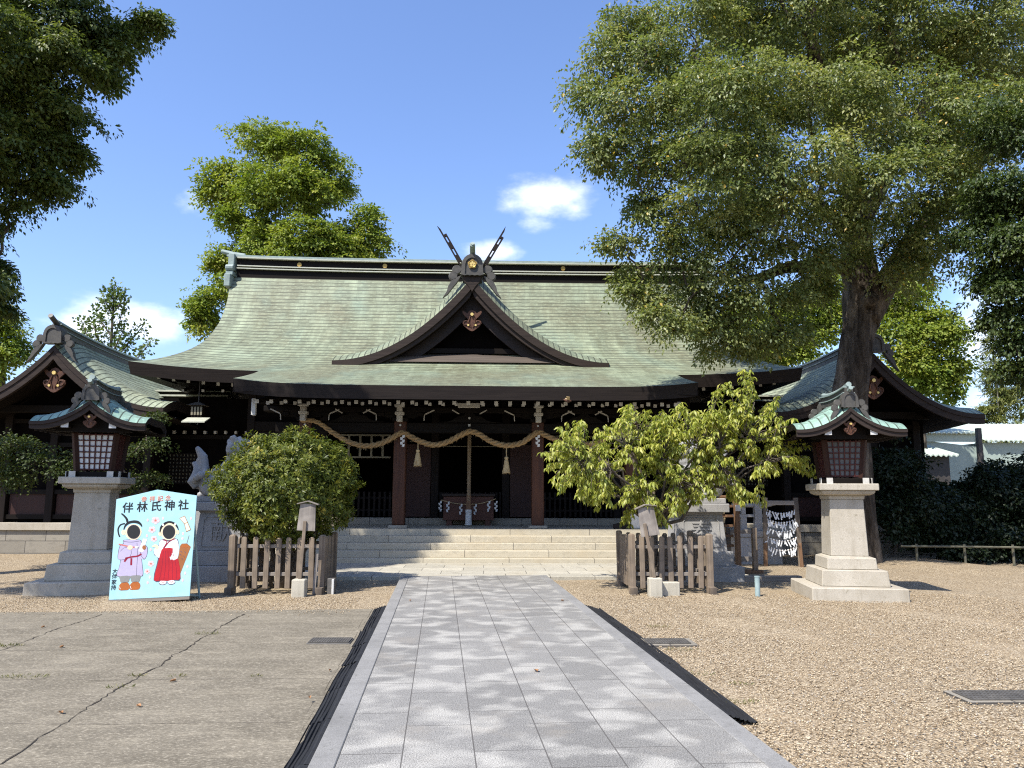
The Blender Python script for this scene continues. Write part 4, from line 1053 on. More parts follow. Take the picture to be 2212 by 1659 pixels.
def build_lion(label, loc, sg):
    """seated guardian lion; faces +x when sg = 1"""
    t = thing('guardian_lion', label, 'lion statue', loc, 0, 'stone guardian lions')
    t.scale = (sg * 1.16, 1.12, 1.17)
    g = M['greystone']
    MB().box(-.45, .45, -.30, .30, 0, .085).build('plinth', g, t, .01)
    m = MB()
    def blob(c, r): m.ball(c, r, 14, 9)
    # haunch, belly, chest, neck and head along a rising line
    for c, r in [((-.30, 0, .27), (.21, .21, .20)), ((-.16, 0, .36), (.21, .19, .22)), ((.0, 0, .47), (.19, .18, .24)), ((.10, 0, .60), (.18, .18, .22)), ((.16, 0, .72), (.16, .17, .18)),
                 ((.20, -.03, .88), (.19, .19, .17)), ((.33, -.06, .84), (.11, .12, .10)), ((.38, -.07, .80), (.07, .09, .06)), ((.34, -.05, .76), (.09, .10, .05))]: blob(c, r)
    for s in (-1, 1):
        for c, r in [((-.22, s * .17, .25), (.20, .09, .17)), ((-.08, s * .19, .14), (.13, .075, .07)), ((.02, s * .19, .12), (.09, .07, .05))]: blob(c, r)
        m.tube([(.15, s * .13, .58), (.22, s * .15, .38), (.22, s * .15, .22), (.24, s * .15, .12)], [.095, .08, .065, .07], 10)
        blob((.29, s * .15, .12), (.10, .075, .045))
        for k in range(4): blob((.36, s * .15 - .05 + k * .033, .11), (.03, .018, .03))
        m.tube([(.12, s * .13 - .03, .98), (.08, s * .17 - .03, 1.06), (.02, s * .15 - .03, 1.05)], [.06, .045, .015], 8)   # ear
        blob((.345, s * .055 - .05, .905), (.03, .03, .028))        # brow
    # mane curls
    r = random.Random(3)
    for i in range(26):
        a = r.uniform(-1.5, 1.5); z = r.uniform(.58, .98); blob((.04 + .06 * math.cos(a) - .12 * (1 - abs(a) / 1.5), .19 * math.sin(a), z), r.uniform(.05, .075))
    for i in range(8):
        a = -1.3 + i * .37; blob((-.38 + .05 * math.cos(a), .16 * math.sin(a), .26 + .05 * math.cos(3 * a)), .06)
    # flame-shaped tail with curls at the root
    for i in range(9):
        a = i * .7; blob((-.40 + .10 * math.cos(a), -.10 + .20 * math.sin(a), .18 + .035 * i), .065)
    for (dx, dy, h, w) in ((0, 0, .66, .095), (-.08, .09, .40, .07), (-.08, -.09, .40, .07), (.05, .06, .46, .065), (.05, -.06, .46, .065)):
        m.tube([(-.42 + dx, dy, .24), (-.50 + dx, dy * 1.1, .24 + h * .22), (-.45 + dx, dy * .9, .24 + h * .50), (-.47 + dx * .8, dy * .5, .24 + h * .76), (-.55 + dx * .5, dy * .3, .24 + h * .94), (-.58 + dx * .5, dy * .3, .24 + h)], [w * 1.0, w * 1.25, w * 1.05, w * .85, w * .5, .03], 9)
    o = m.build('body', g, t, smooth=True)
    rm = o.modifiers.new('join', 'REMESH'); rm.mode = 'VOXEL'; rm.voxel_size = .016; rm.use_smooth_shade = True
    return t
build_lion('grey stone guardian lion with upright tail, half hidden behind the round bush', (-4.95, 15.25, 1.44), 1)
build_lion('pale stone guardian lion almost hidden behind the cherry branches, curled tail showing', (4.16, 15.25, 1.44), -1)

# ------------------------------------------------------------------ stone railings
def build_railing(label, x0, sg):
    t = thing('stone_railing', label, 'railing', (x0, 18.6, 0), 0, 'stone railings beside the staircase')
    g = M['greystone']
    MB().box(-.62, .50, -.17, .17, -.05, .62).build('footing', g, t, .01)
    MB().box(-.66, .60, -.2, .2, .62, .76).build('ground_sill', g, t, .008)
    p = MB().box(-.085, .085, -.085, .085, .76, 1.44)
    p.build('post', g, t, .008)
    m = MB(); m.lathe([(.02, 1.44), (.07, 1.45), (.075, 1.475), (.05, 1.49), (.062, 1.51), (.085, 1.55), (.075, 1.60), (.03, 1.635), (.006, 1.66)], 14); m.build('post_knob', g, t, smooth=True)
    m = MB(); m.tube([(-.62, 0, 1.36), (-.086, 0, 1.36)], .05, 8); m.tube([(.086, 0, 1.36), (.26, 0, 1.37), (.44, 0, 1.42)], [.05, .05, .055], 8); m.build('top_rail', g, t)
    MB().box(-.62, -.087, -.04, .04, 1.08, 1.15).box(.087, .34, -.04, .04, 1.08, 1.15).build('middle_rail', g, t, .006)
    MB().box(-.42, -.28, -.05, .05, .76, 1.08).box(-.40, -.30, -.05, .05, 1.15, 1.31).build('strut', g, t, .006)
    t.scale = (sg, 1, 1)
    return t
rr = at(1636, 1100, 18.6); build_railing('stone railing with a knobbed post, right of the sunlit lion pedestal', float(rr[0]), 1)
build_railing('stone railing seen between photo board and left lion pedestal', float(at(432, 1100, 18.6)[0]), -1)
# ------------------------------------------------------------------ sacred rope, bell rope, offering box
def strand_rope(pts, R_, name, mat, parent=None, strands=3, pitch=.42, **tags):
    """twisted rope: strands wound round the path"""
    P = smooth_poly(pts, 12, closed=False); P = [Vector(p) for p in P]
    m = MB(); L_ = [0]
    for a, b in zip(P, P[1:]): L_.append(L_[-1] + (b - a).length)
    N_ = int(L_[-1] / .035); Q = []
    j = 0
    for i in range(N_ + 1):
        d = L_[-1] * i / N_
        while j < len(P) - 2 and L_[j + 1] < d: j += 1
        Q.append((P[j].lerp(P[j + 1], (d - L_[j]) / max(1e-6, L_[j + 1] - L_[j])), d))
    for k in range(strands):
        line = []; rad = []
        for i, (p, d) in enumerate(Q):
            t = (Q[min(i + 1, N_)][0] - Q[max(i - 1, 0)][0]).normalized(); b = t.cross(Vector((0, 1, 0.01))).normalized(); n_ = b.cross(t)
            a = 2 * math.pi * (d / pitch + k / strands); rr = R_(d / L_[-1]) if callable(R_) else R_
            line.append(p + (b * math.cos(a) + n_ * math.sin(a)) * rr * .55); rad.append(rr * .62)
        m.tube(line, rad, 7)
    return m.build(name, mat, parent, smooth=True, **tags)
def shide_mesh(n=4, w=.05, h=.30):
    """zig-zag folded paper streamer hanging from its top"""
    m = MB(); z = 0; x = 0; hh = h / n
    for i in range(n):
        s = 1 if i % 2 else -1
        m.hexa([(x - w / 2, -.004 + i * .004, z - hh), (x + w / 2, -.004 + i * .004, z - hh), (x + w / 2, .0 + i * .004, z - hh), (x - w / 2, .0 + i * .004, z - hh),
                (x - w / 2 - s * .012, -.012 + i * .004, z), (x + w / 2 - s * .012, -.012 + i * .004, z), (x + w / 2 - s * .012, -.008 + i * .004, z), (x - w / 2 - s * .012, -.008 + i * .004, z)])
        z -= hh * .82; x += s * w * .55
    return m
def build_ropes():
    y = 19.42
    pts = []
    for u, v in [(650, 908), (684, 911), (720, 935), (755, 955), (790, 963), (825, 957), (848, 945), (868, 935), (885, 942), (905, 952), (935, 961), (965, 955), (995, 940), (1015, 932), (1035, 938), (1060, 953), (1092, 962), (1125, 957), (1148, 942), (1163, 934), (1182, 942), (1215, 955), (1245, 961), (1290, 955), (1330, 935), (1362, 912), (1385, 905)]:
        p = at(u, v, y); pts.append((float(p[0]), y, float(p[2])))
    t = strand_rope(pts, lambda q: .066 * (1 - .25 * abs(2 * q - 1) ** 3), 'sacred_straw_rope', M['rope'], None, 3, .46,
                    label='thick twisted straw rope swagged across the porch pillars with tassels', category='rope')
    # loose straws under the rope
    r = random.Random(8); m = MB()
    P = smooth_poly(pts, 12, closed=False)
    for i in range(150):
        p = Vector(r.choice(P)); d = Vector((r.uniform(-.06, .06), r.uniform(-.05, 0), -r.uniform(.05, .12)))
        m.tube([p + Vector((0, 0, -.04)), p + d], [.004, .002], 3, cap=False)
    m.build('loose_straw', M['straw'], t)
    for (u, v) in ((903, 957), (1094, 965)):
        p = at(u, v, y); tx = thing('tassel', None, None); tx['category'] = None; del tx['category']
        bpy.data.objects.remove(tx)
        m = MB(); x, z = float(p[0]), float(p[2]); hang = .16 if u < 1000 else .25
        m.tube([(x, y, z), (x, y, z - hang)], .012, 6)
        m.lathe([(.03, 0), (.05, -.02), (.045, -.06), (.035, -.075), (.05, -.10), (.07, -.22), (.095, -.40), (.088, -.41)][::-1], 14, (x, y, z - hang))
        for i in range(40):
            a = r.uniform(0, 6.28); m.tube([(x + .04 * math.cos(a), y + .04 * math.sin(a), z - hang - .12), (x + .095 * math.cos(a), y + .095 * math.sin(a), z - hang - r.uniform(.38, .44))], .006, 3)
        m.build('tassel', M['straw'], t)
    for (u, v) in ((871, 940), (1163, 940)):
        p = at(u, v, y - .11); o = shide_mesh(5, .06, .34).build('paper_streamer', M['paper'], t, loc=tuple(map(float, p)))
    # bell rope
    p = at(1014, 948, 20.75); x = float(p[0]); yb = 20.75; zt = float(p[2]) + .12
    b = strand_rope([(x, yb, zt), (x, yb, 2.4), (x, yb, 1.4)], .05, 'bell_rope', M['oldrope'], None, 3, .2, label='long grey bell rope hanging before the offering box, white cloth at its end', category='rope')
    m = MB(); m.box(x - .06, x + .06, yb - .045, yb + .045, 1.16, 1.58); m.build('wood_grip', M['brownwood'], b, .01)
    m = MB(); m.lathe([(.012, .40), (.085, .39), (.09, .33), (.075, .30), (.085, .24), (.083, .1), (.10, .0), (.098, -.01)][::-1], 16, (x, yb, .80)); m.build('end_cloth', M['white'], b, smooth=True)
build_ropes()
def build_offering():
    pa = at(955, 1066, 21.2); xb = float(at(1070, 1066, 21.2)[0]); xa = float(pa[0]); cx = (xa + xb) / 2; w = (xb - xa) / 2
    t = thing('offering_box', 'reddish wooden offering box hung with white paper streamers at the hall entrance', 'offering box', (cx, 21.2, .76))
    MB().box(-w + .04, w - .04, 0, .5, .14, .78).build('body', M['redpanel2'], t, .008)
    MB().box(-w, w, -.05, .55, .781, .86).build('top_frame', M['barge'], t, .01)
    m = MB()
    for i in range(9): m.box(-w + .1 + i * (2 * w - .24) / 8, -w + .13 + i * (2 * w - .24) / 8, .02, .48, .861, .885)
    m.build('slat', M['barge'], t)
    for x in (-w + .2, w - .2):
        MB().taper(x, .25, 0, .139, .17, .13, .5, .5).build('leg', M['redpanel2'], t, .006)
    # garland across the front
    g = MB(); pts = [(-w - .02, -.075, .68), (-w * .55, -.075, .60), (-w * .2, -.075, .57), (w * .2, -.075, .575), (w * .55, -.075, .61), (w + .02, -.075, .72)]
    g.tube(smooth_poly(pts, 6, False), .009, 5)
    k = g.build('straw_garland', M['straw'], None, loc=(cx, 21.2, .76), label='thin straw garland with white paper streamers across the offering box', category='garland')
    for x, z, n in ((-w * .75, .64, 4), (-w * .27, .58, 4), (w * .27, .58, 4), (w * .77, .66, 4), (-w - .03, .66, 5), (w + .03, .66, 5)):
        shide_mesh(n, .045, .33).build('paper_streamer', M['paper'], k, loc=(x, -.09, z))
M['redpanel2'] = mat_wood('offering_box_wood', (.10, .036, .020), (.055, .020, .012), 0, grain=14)
build_offering()
# ------------------------------------------------------------------ the painted photo board
def build_board():
    p0 = gr(233, 1292, .045); p1 = gr(412, 1292, .045); w = float(p1[0] - p0[0]) * .96; H = 1.50; TILT = math.radians(-7)
    ox, oy = float(p0[0] + p1[0]) / 2, float(p0[1] + p1[1]) / 2
    t = thing('photo_board', 'pale blue painted photo board with two face holes, standing beside the left lantern', 'photo board', (ox, oy, .045), rot=(TILT, math.radians(-2.4), math.radians(2)))
    hw = w / 2
    def xz(px, py):                                      # from measured board drawing to board metres
        k = (1510 - py) / 1320.0; l = 150 + 110 * k; r = 1195 + 73 * k
        return ((px - l) / (r - l) - .5) * w * (1 + .03 * k), k * H
    dim = lambda c: tuple(x * .78 for x in lin(*c)[:3])
    paint = lambda n, c, c2=None: mat_simple(n, dim(c), dim(c2 or tuple(int(x * .93) for x in c)), 5, .55, .04, 30)
    P_ = dict(blue=paint('board_blue', (178, 220, 224), (160, 206, 212)), skin=paint('paint_skin', (246, 226, 186)), lilac=paint('paint_lilac', (192, 182, 206), (180, 170, 198)),
              red=paint('paint_red', (196, 28, 40), (168, 22, 34)), black=paint('paint_black', (26, 26, 30)), white=paint('paint_white', (246, 244, 244)), brown=paint('paint_brown', (184, 104, 44), (164, 90, 36)),
              grey=paint('paint_grey', (142, 142, 138)), pink=paint('paint_pink', (246, 208, 206)), tan=paint('paint_tan', (168, 106, 58), (150, 92, 50)), cream=paint('paint_cream', (244, 238, 206)), line=paint('paint_outline', (92, 84, 104)),
              dark=paint('hole_dark', (34, 34, 34)), rim=paint('paint_rose', (206, 120, 110)), crimson=paint('paint_crimson', (150, 20, 50)))
    tl, tr, pk = xz(262, 195), xz(1268, 185), xz(775, 85)
    bl, br_ = (-hw, 0), (hw, 0)
    holes = [((475, 638), 78, 88), ((918, 662), 76, 90)]
    MB().prism([bl, br_, tr, pk, tl], 0, .018).build('panel', P_['blue'], t, .003)
    MB().box(-hw, hw, -.012, .03, -.045, -.002).build('bottom_batten', M['oldwood_x'], t)
    MB().box(-hw + .08, hw - .05, .0, .5, -.045 - .0, -.046 + .03).build('foot_frame', M['steel'], t)
    for s in (-1, 1):
        m = MB(); m.tube([(s * (hw - .03), .03, 1.25), (s * (hw + .01), .42, -.03)], .018, 8); m.tube([(s * (hw - .03), .03, .02), (s * (hw + .01), .42, -.0)], .015, 8); m.build('stand', M['teal'], t)
    lay = [0]
    def shape(name, pts, col, level, sm=6, parent=t):
        q = smooth_poly(pts, sm) if sm else pts
        pp = [xz(*a) for a in q]; y = -.0015 - level * .0008
        return MB().poly([(x, y, z) for x, z in pp]).build(name, P_[col], parent)
    def stroke(name, pts, wd, col, level, parent=t, sm=5):
        q = smooth_poly(pts, sm, False); A, B = [], []
        for i, a in enumerate(q):
            d = np.array(q[min(i + 1, len(q) - 1)]) - np.array(q[max(i - 1, 0)]); d = d / (np.linalg.norm(d) + 1e-9); n_ = np.array((-d[1], d[0])) * wd / 2
            A.append(tuple(np.array(a) + n_)); B.append(tuple(np.array(a) - n_))
        y = -.0015 - level * .0008; m = MB(); m.grid([[(xz(*a)[0], y, xz(*a)[1]) for a in A], [(xz(*b)[0], y, xz(*b)[1]) for b in B]]); return m.build(name, P_[col], parent)
    def ell(cx, cy, rx, ry, n=20): return [(cx + rx * math.cos(2 * math.pi * i / n), cy + ry * math.sin(2 * math.pi * i / n)) for i in range(n)]
    # the courtier on the left
    robe = [(355, 745), (545, 752), (570, 800), (640, 850), (636, 960), (600, 1005), (572, 1000), (578, 1080), (585, 1210), (510, 1218), (270, 1210), (285, 1110), (310, 1005), (275, 985), (285, 880), (310, 810), (350, 790)]
    a = shape('painted_courtier', [(x + (6 if x > 440 else -6), y + (5 if y > 1000 else -4)) for x, y in robe], 'line', 0, 4)
    shape('robe', robe, 'lilac', 1, 4, a)
    stroke('fold_line', [(345, 760), (440, 775), (545, 765)], 5, 'line', 2, a); stroke('fold_line', [(515, 790), (520, 960), (512, 1100), (508, 1215)], 5, 'line', 2, a); stroke('fold_line', [(440, 880), (440, 930), (400, 985), (300, 1005)], 5, 'line', 2, a); stroke('fold_line', [(575, 860), (560, 940), (600, 1000)], 5, 'line', 2, a); stroke('fold_line', [(305, 890), (345, 850), (400, 840)], 4, 'line', 2, a)
    shape('head', ell(470, 642, 104, 106), 'skin', 1, 0, a); shape('ear', ell(345, 642, 26, 36), 'skin', 1, 0, a)
    shape('cap', [(345, 600), (362, 545), (400, 505), (460, 488), (530, 495), (575, 540), (578, 580), (540, 540), (480, 522), (420, 530), (375, 565), (355, 605)], 'black', 2, 3, a)
    shape('cap_plume', [(318, 395), (335, 388), (370, 420), (400, 460), (408, 505), (385, 510), (375, 470), (345, 425)], 'black', 2, 3, a)
    stroke('cap_ribbon', [(365, 525), (310, 540), (280, 590), (282, 650), (298, 700)], 17, 'black', 2, a)
    shape('face_hole', ell(474, 640, 84, 94), 'line', 3, 0, a); shape('face_hole', ell(474, 640, 79, 88), 'dark', 4, 0, a)
    shape('hand', ell(428, 845, 34, 30), 'skin', 4, 0, a); shape('hand', ell(605, 852, 24, 30), 'tan', 4, 0, a)
    stroke('brush', [(285, 795), (400, 828), (500, 848)], 17, 'rim', 3, a); shape('brush_tip', [(490, 835), (525, 835), (552, 856), (520, 862), (492, 856)], 'white', 4, 2, a); shape('brush_tip', [(522, 842), (552, 855), (524, 860)], 'black', 5, 0, a)
    shape('poem_slip', [(592, 735), (645, 742), (592, 912), (535, 900)], 'white', 3, 0, a)
    stroke('sash', [(365, 985), (450, 968), (520, 962), (572, 935)], 20, 'crimson', 3, a); shape('sash_end', [(375, 975), (400, 985), (362, 1035), (345, 1020)], 'crimson', 3, 0, a); shape('sash_end', [(432, 985), (455, 985), (452, 1078), (428, 1075)], 'crimson', 3, 0, a)
    for cx in (358, 495):
        shape('trouser', [(cx - 62, 1214), (cx + 60, 1214), (cx + 58, 1260), (cx + 40, 1295), (cx - 45, 1295), (cx - 62, 1255)], 'grey', 2, 3, a)
        shape('shoe', [(cx - 68, 1390), (cx - 78, 1350), (cx - 50, 1305), (cx, 1290), (cx + 45, 1305), (cx + 62, 1345), (cx + 45, 1388), (cx, 1395)], 'brown', 2, 3, a)
        stroke('shoe_gleam', [(cx - 66, 1345), (cx - 62, 1368), (cx - 52, 1378)], 6, 'white', 3, a)
    # the shrine maiden on the right
    b = shape('painted_maiden', [(798, 785), (830, 755), (1005, 750), (1042, 800), (1050, 900), (1040, 1010), (1075, 1280), (990, 1300), (880, 1300), (725, 1285), (780, 1010), (735, 960), (728, 885), (780, 850)], 'line', 0, 3)
    shape('arrow_quiver', [(1062, 850), (1085, 822), (1150, 822), (1200, 870), (1062, 1235), (1040, 1010)], 'tan', 0, 0, b); shape('quiver_top', [(1075, 868), (1090, 832), (1145, 832), (1188, 872), (1140, 880)], 'brown', 1, 0, b); stroke('arrow', [(1145, 830), (1176, 716)], 8, 'grey', 1, b)
    for i, (x, y) in enumerate(((1082, 920), (1130, 930), (1072, 960), (1115, 985), (1095, 1015))): stroke('quiver_mark', [(x - 14, y), (x, y + 8), (x + 6, y + 22)], 6, 'line', 1, b)
    shape('sleeve', [(800, 790), (835, 758), (920, 790), (1000, 755), (1036, 800), (1046, 900), (1030, 1010), (985, 1035), (945, 1030), (930, 985), (960, 960), (830, 900), (822, 985), (790, 995), (740, 950), (730, 880), (785, 855)], 'white', 1, 3, b)
    shape('skirt', [(828, 890), (880, 872), (970, 880), (955, 960), (940, 1015), (1040, 1020), (1072, 1272), (1000, 1290), (900, 1298), (800, 1292), (730, 1278), (785, 1050)], 'red', 2, 2, b)
    for i in range(5): stroke('pleat', [(850 + i * 28, 910), (835 + i * 44, 1100), (800 + i * 56, 1285)], 5, 'crimson', 3, b)
    shape('sleeve_tip', [(930, 990), (1000, 985), (1032, 1015), (985, 1036), (962, 1022), (945, 1032)], 'white', 3, 0, b)
    stroke('collar', [(838, 760), (895, 790), (850, 872)], 12, 'crimson', 3, b); stroke('collar', [(1000, 752), (925, 790), (860, 870)], 12, 'crimson', 3, b)
    shape('head', ell(918, 656, 104, 114), 'skin', 2, 0, b); shape('ear', ell(806, 680, 20, 30), 'skin', 2, 0, b); shape('ear', ell(1034, 670, 18, 30), 'skin', 2, 0, b)
    shape('hair', [(800, 655), (808, 590), (850, 540), (920, 515), (985, 535), (1030, 585), (1042, 650), (1015, 600), (975, 560), (925, 540), (880, 560), (835, 600), (812, 660)], 'black', 3, 3, b)
    for cx in (845, 998): shape('hair_tie', ell(cx, 562, 13, 16), 'white', 4, 0, b)
    shape('face_hole', ell(920, 662, 81, 94), 'line', 4, 0, b); shape('face_hole', ell(920, 662, 76, 88), 'dark', 5, 0, b)
    shape('hand', [(705, 838), (745, 818), (780, 835), (790, 865), (755, 885), (748, 855), (715, 852)], 'skin', 3, 3, b)
    for cx in (845, 955): shape('sandal', ell(cx, 1322, 52, 30), 'line', 0, 0, b); shape('sock', ell(cx, 1317, 45, 26), 'white', 1, 0, b); stroke('thong', [(cx - 22, 1300), (cx, 1322), (cx + 22, 1300)], 6, 'rim', 2, b)
    # folded letter and blossoms
    c = shape('painted_letter', [(1050, 482), (1118, 452), (1160, 545), (1200, 645), (1140, 670), (1110, 560)], 'tan', 1, 0); shape('letter_face', [(1058, 486), (1115, 461), (1155, 548), (1191, 641), (1144, 660), (1116, 558)], 'cream', 2, 0, c); stroke('letter_fold', [(1110, 560), (1160, 542)], 6, 'tan', 3, c)
    def blossom(cx, cy, r, n=5):
        k = shape('painted_blossom', ell(cx, cy, r * .3, r * .3, 8), 'rim', 2, 0)
        for i in range(n):
            an = 2 * math.pi * i / 5 + .3; shape('petal', ell(cx + r * .6 * math.cos(an), cy + r * .6 * math.sin(an), r * .42, r * .42, 10), 'pink', 1, 0, k)
        return k
    for cx, cy, r in ((750, 500, 52), (705, 622, 46), (730, 745, 42), (692, 1068, 42), (645, 1165, 36)): blossom(cx, cy, r)
    for cx, cy in ((650, 492), (845, 475), (1198, 490), (640, 700), (1098, 690), (1092, 755), (688, 885), (1160, 1125), (1132, 1210), (1100, 1300), (678, 1240), (650, 1310)):
        shape('painted_petal', ell(cx, cy, 13, 20, 10), 'pink', 1, 0)
    # lettering
    def words(txt, spots, size, col, level, parent, bold=.0006):
        for ch, (px, py) in zip(txt, spots):
            me = text_mesh(ch, size, .0004, bold); me.materials.append(P_[col]); x, z = xz(px, py)
            link('lettering', me, parent, 0, (x, -.003 - level * .001, z), (math.radians(90), 0, 0))
    words('伴林氏神社', [(404, 322), (583, 320), (755, 318), (928, 316), (1100, 312)], .165, 'black', 1, t, .0022)
    words('参拝記念', [(607, 214), (710, 214), (810, 212), (908, 210)], .088, 'rim', 1, t); words('参拝記念', [(604, 211), (707, 211), (807, 209), (905, 207)], .088, 'cream', 0, t)
    words('大伴家持', [(233, 1150), (226, 1216), (219, 1288), (213, 1358)], .078, 'black', 1, t)
build_board()
# ------------------------------------------------------------------ picket enclosures, little signs, small things
def build_enclosure(label, x0, x1, y0, depth, H, seed):
    t = thing('picket_fence', label, 'fence', ((x0 + x1) / 2, y0, 0), 0, 'weathered picket enclosures')
    r = random.Random(seed); w = (x1 - x0) / 2
    def board(p, wd, dp, h, z0, name='picket', ang=0, peak=True):
        m = MB(); a, b = wd / 2, dp / 2; j = lambda: r.uniform(-.006, .006)
        lean = r.uniform(-.012, .012)
        m.hexa([(-a, -b, z0), (a, -b, z0), (a, b, z0), (-a, b, z0), (-a + lean, -b, h), (a + lean, -b, h), (a + lean, b, h), (-a + lean, b, h)])
        if peak: m.hexa([(-a + lean, -b, h), (a + lean, -b, h), (a + lean, b, h), (-a + lean, b, h), (-a * .55 + lean, -b * .8, h + .022), (a * .55 + lean, -b * .8, h + .022), (a * .55 + lean, b * .8, h + .022), (-a * .55 + lean, b * .8, h + .022)])
        m.build(name, M['oldwood'], t, .004, loc=(p[0] + j(), p[1], 0), rot=(r.uniform(-.01, .01), 0, ang))
    n = 8
    for (ax, ay, bx, by, ang) in ((-w, 0, w, 0, 0), (-w, depth, w, depth, 0), (-w, 0, -w, depth, math.pi / 2), (w, 0, w, depth, math.pi / 2)):
        for i in range(1, n):
            q = i / n; x, y = ax + (bx - ax) * q, ay + (by - ay) * q
            board((x + r.uniform(-.008, .008), y, 0), .085, .028, H - .03 + r.uniform(-.012, .008), .075, 'picket', ang + r.uniform(-.03, .03))
        ox, oy = (0, .034) if ang == 0 and ay == 0 else ((0, -.034) if ang == 0 else ((.034, 0) if ax < 0 else (-.034, 0)))
        for z in (.30, .745):
            m = MB(); m.bar((ax + ox + (0 if ang else .05), ay + oy + (.05 if ang else 0), z), (bx + ox - (0 if ang else .05), by + oy - (.05 if ang else 0), z), .04, .058)
            m.build('rail', M['oldwood_x'], t, .004)
    for x in (-w, w):
        for y in (0, depth):
            board((x, y, 0), .10, .10, H + .01, .0, 'post', 0, True)
            MB().box(-.055, .055, -.16, .10, -.02, .105).build('foot', M['oldwood'], t, .006, loc=(x + (.0 if x < 0 else .0), y - .03, 0))
    return t
build_enclosure('weathered grey picket fence enclosing the round clipped bush', -4.08, -2.64, 12.95, 1.0, .90, 1)
build_enclosure('dark weathered picket fence enclosing the cherry tree', 2.46, 3.76, 12.98, 1.15, .93, 2)

def build_sign(label, base_uv, base_y, top, mid, tilt, wd, hh, gname, blk):
    bx, by = base_uv
    t = thing('notice_post', label, 'sign', (bx, base_y, 0), 0, gname)
    MB().box(-.105, .105, -.10, .10, -.03, blk).build('stone_block', M['block'], t, .012)
    x1, z1 = mid
    MB().bar((0, 0, blk - .02), (x1 - bx, .0, z1), .052, .03, up=(0, 1, 0)).build('pole', M['oldwood'], t, .004)
    b = MB(); b.taper(0, 0, 0, hh, wd * 1.02, wd * .86, .022, .022)
    cx, cz = top
    k = b.build('board', M['signwood'], t, .003, loc=(cx - bx, .028, cz), rot=(0, tilt, 0))
    r = MB()
    for s in (-1, 1): r.bar((0, 0, hh + .035), (s * (wd * .58), 0, hh - .02), .07, .016, up=(0, 1, 0))
    r = MB(); r.prism([(-wd * .6, hh - .015), (-wd * .6, hh + .0), (0, hh + .05), (wd * .6, hh + .0), (wd * .6, hh - .015), (0, hh + .033)], -.05, .05)
    r.build('sign_roof', M['oldwood_x'], k)
    return t
q = lambda u, v, Y=12.75: tuple(float(c) for c in at(u, v, Y))
a = q(651, 1270); b = q(662, 1150); c = q(664, 1146)
build_sign('leaning notice board on pale stone block at the corner of the bush fence', (a[0], 0), 12.62, (c[0], c[2]), (q(663, 1125)[0], q(663, 1125)[2]), math.radians(2.5), .285, .43, 'weathered blank notice boards on posts', .26)
a = q(1411, 1270); c = q(1401, 1157)
build_sign('tilted notice board on pale stone block in front of the cherry fence', (a[0], 0), 12.62, (c[0] + .01, c[2]), (q(1389, 1130)[0], q(1389, 1130)[2]), math.radians(-9), .30, .47, 'weathered blank notice boards on posts', .28)
p = gr(1450, 1290); tag(MB().box(-.20, .20, -.07, .07, -.03, .205).build('stone_block', M['block'], None, .012, loc=(float(p[0]), 12.72, 0)), label='low pale stone block beside the tilted notice board', category='stone block')
# white cut-off post by the left fence corner
p = gr(709, 1287)
t = thing('drain_post', 'short white plastic post at the right corner of the bush fence', 'post', (float(p[0]), 12.9, 0))
MB().box(-.075, .045, .0, .10, -.02, .24).build('side', M['iron'], t, .006); MB().box(.0, .036, -.03, -.001, -.02, .23).build('front_strip', M['white'], t, .003)
p = gr(704, 1270); tag(MB().bar((0, 0, 0), (.035, -.02, .64), .045, .022, up=(0, 1, 0)).build('wooden_stake', M['signwood'], None, loc=(float(p[0]) - .02, 12.80, 0)), label='short pale stake leaning on the right post of the bush fence', category='stake')
# pipe stub on the gravel
p = gr(1637, 1287); t = thing('pipe_stub', 'short teal pipe standing in the gravel near the right lantern', 'pipe', tuple(map(float, p)))
MB().tube([(0, 0, -.03), (0, 0, .29)], .042, 14).build('pipe', M['teal'], t, smooth=False); MB().tube([(0, 0, .29), (0, 0, .31)], .046, 14).build('pipe_cap', M['teal'], t)
# rubber ramps either side of the path
def build_ramp(label, side, ya, yb, seed):
    hw = PATH_W / 2; t = thing('rubber_ramp', label, 'rubber strip', PATH_O, PATH_ANG, 'black rubber ramps along the path')
    r = random.Random(seed); y = ya; 
    while y < yb - .05:
        y2 = min(y + .92, yb); m = MB(); w = .235; n = 7; A = []
        jit = r.uniform(-.012, .012)
        prof = [(0.004, PZ - .012), (.035, PZ - .010)] + sum([[(.045 + i * .03, PZ - .014 - i * .009), (.052 + i * .03, PZ - .024 - i * .009), (.068 + i * .03, PZ - .026 - i * .009), (.074 + i * .03, PZ - .018 - i * .009)] for i in range(6)], []) + [(w, .018), (w + .004, -.02)]
        for yy in (y + .004, y + (y2 - y) * .33, y + (y2 - y) * .66, y2 - .004):
            wob = r.uniform(-.006, .006)
            A.append([(side * (hw + .002 + a + (wob + jit if a > .01 else 0)), yy, z + (r.uniform(-.004, .004) if a > .05 else 0)) for a, z in prof])
        m.grid(A, flip=(side < 0))
        m.build('ramp_section', M['rubber'], t); y = y2
ly = lambda v: float(gr(800, v)[1]) - PATH_O[1]
build_ramp('ribbed black rubber ramp between concrete and the left edge of the path', -1, -9, ly(1316), 3)
build_ramp('ribbed black rubber ramp half buried in gravel along the right edge of the path', 1, ly(1578), ly(1318), 4)
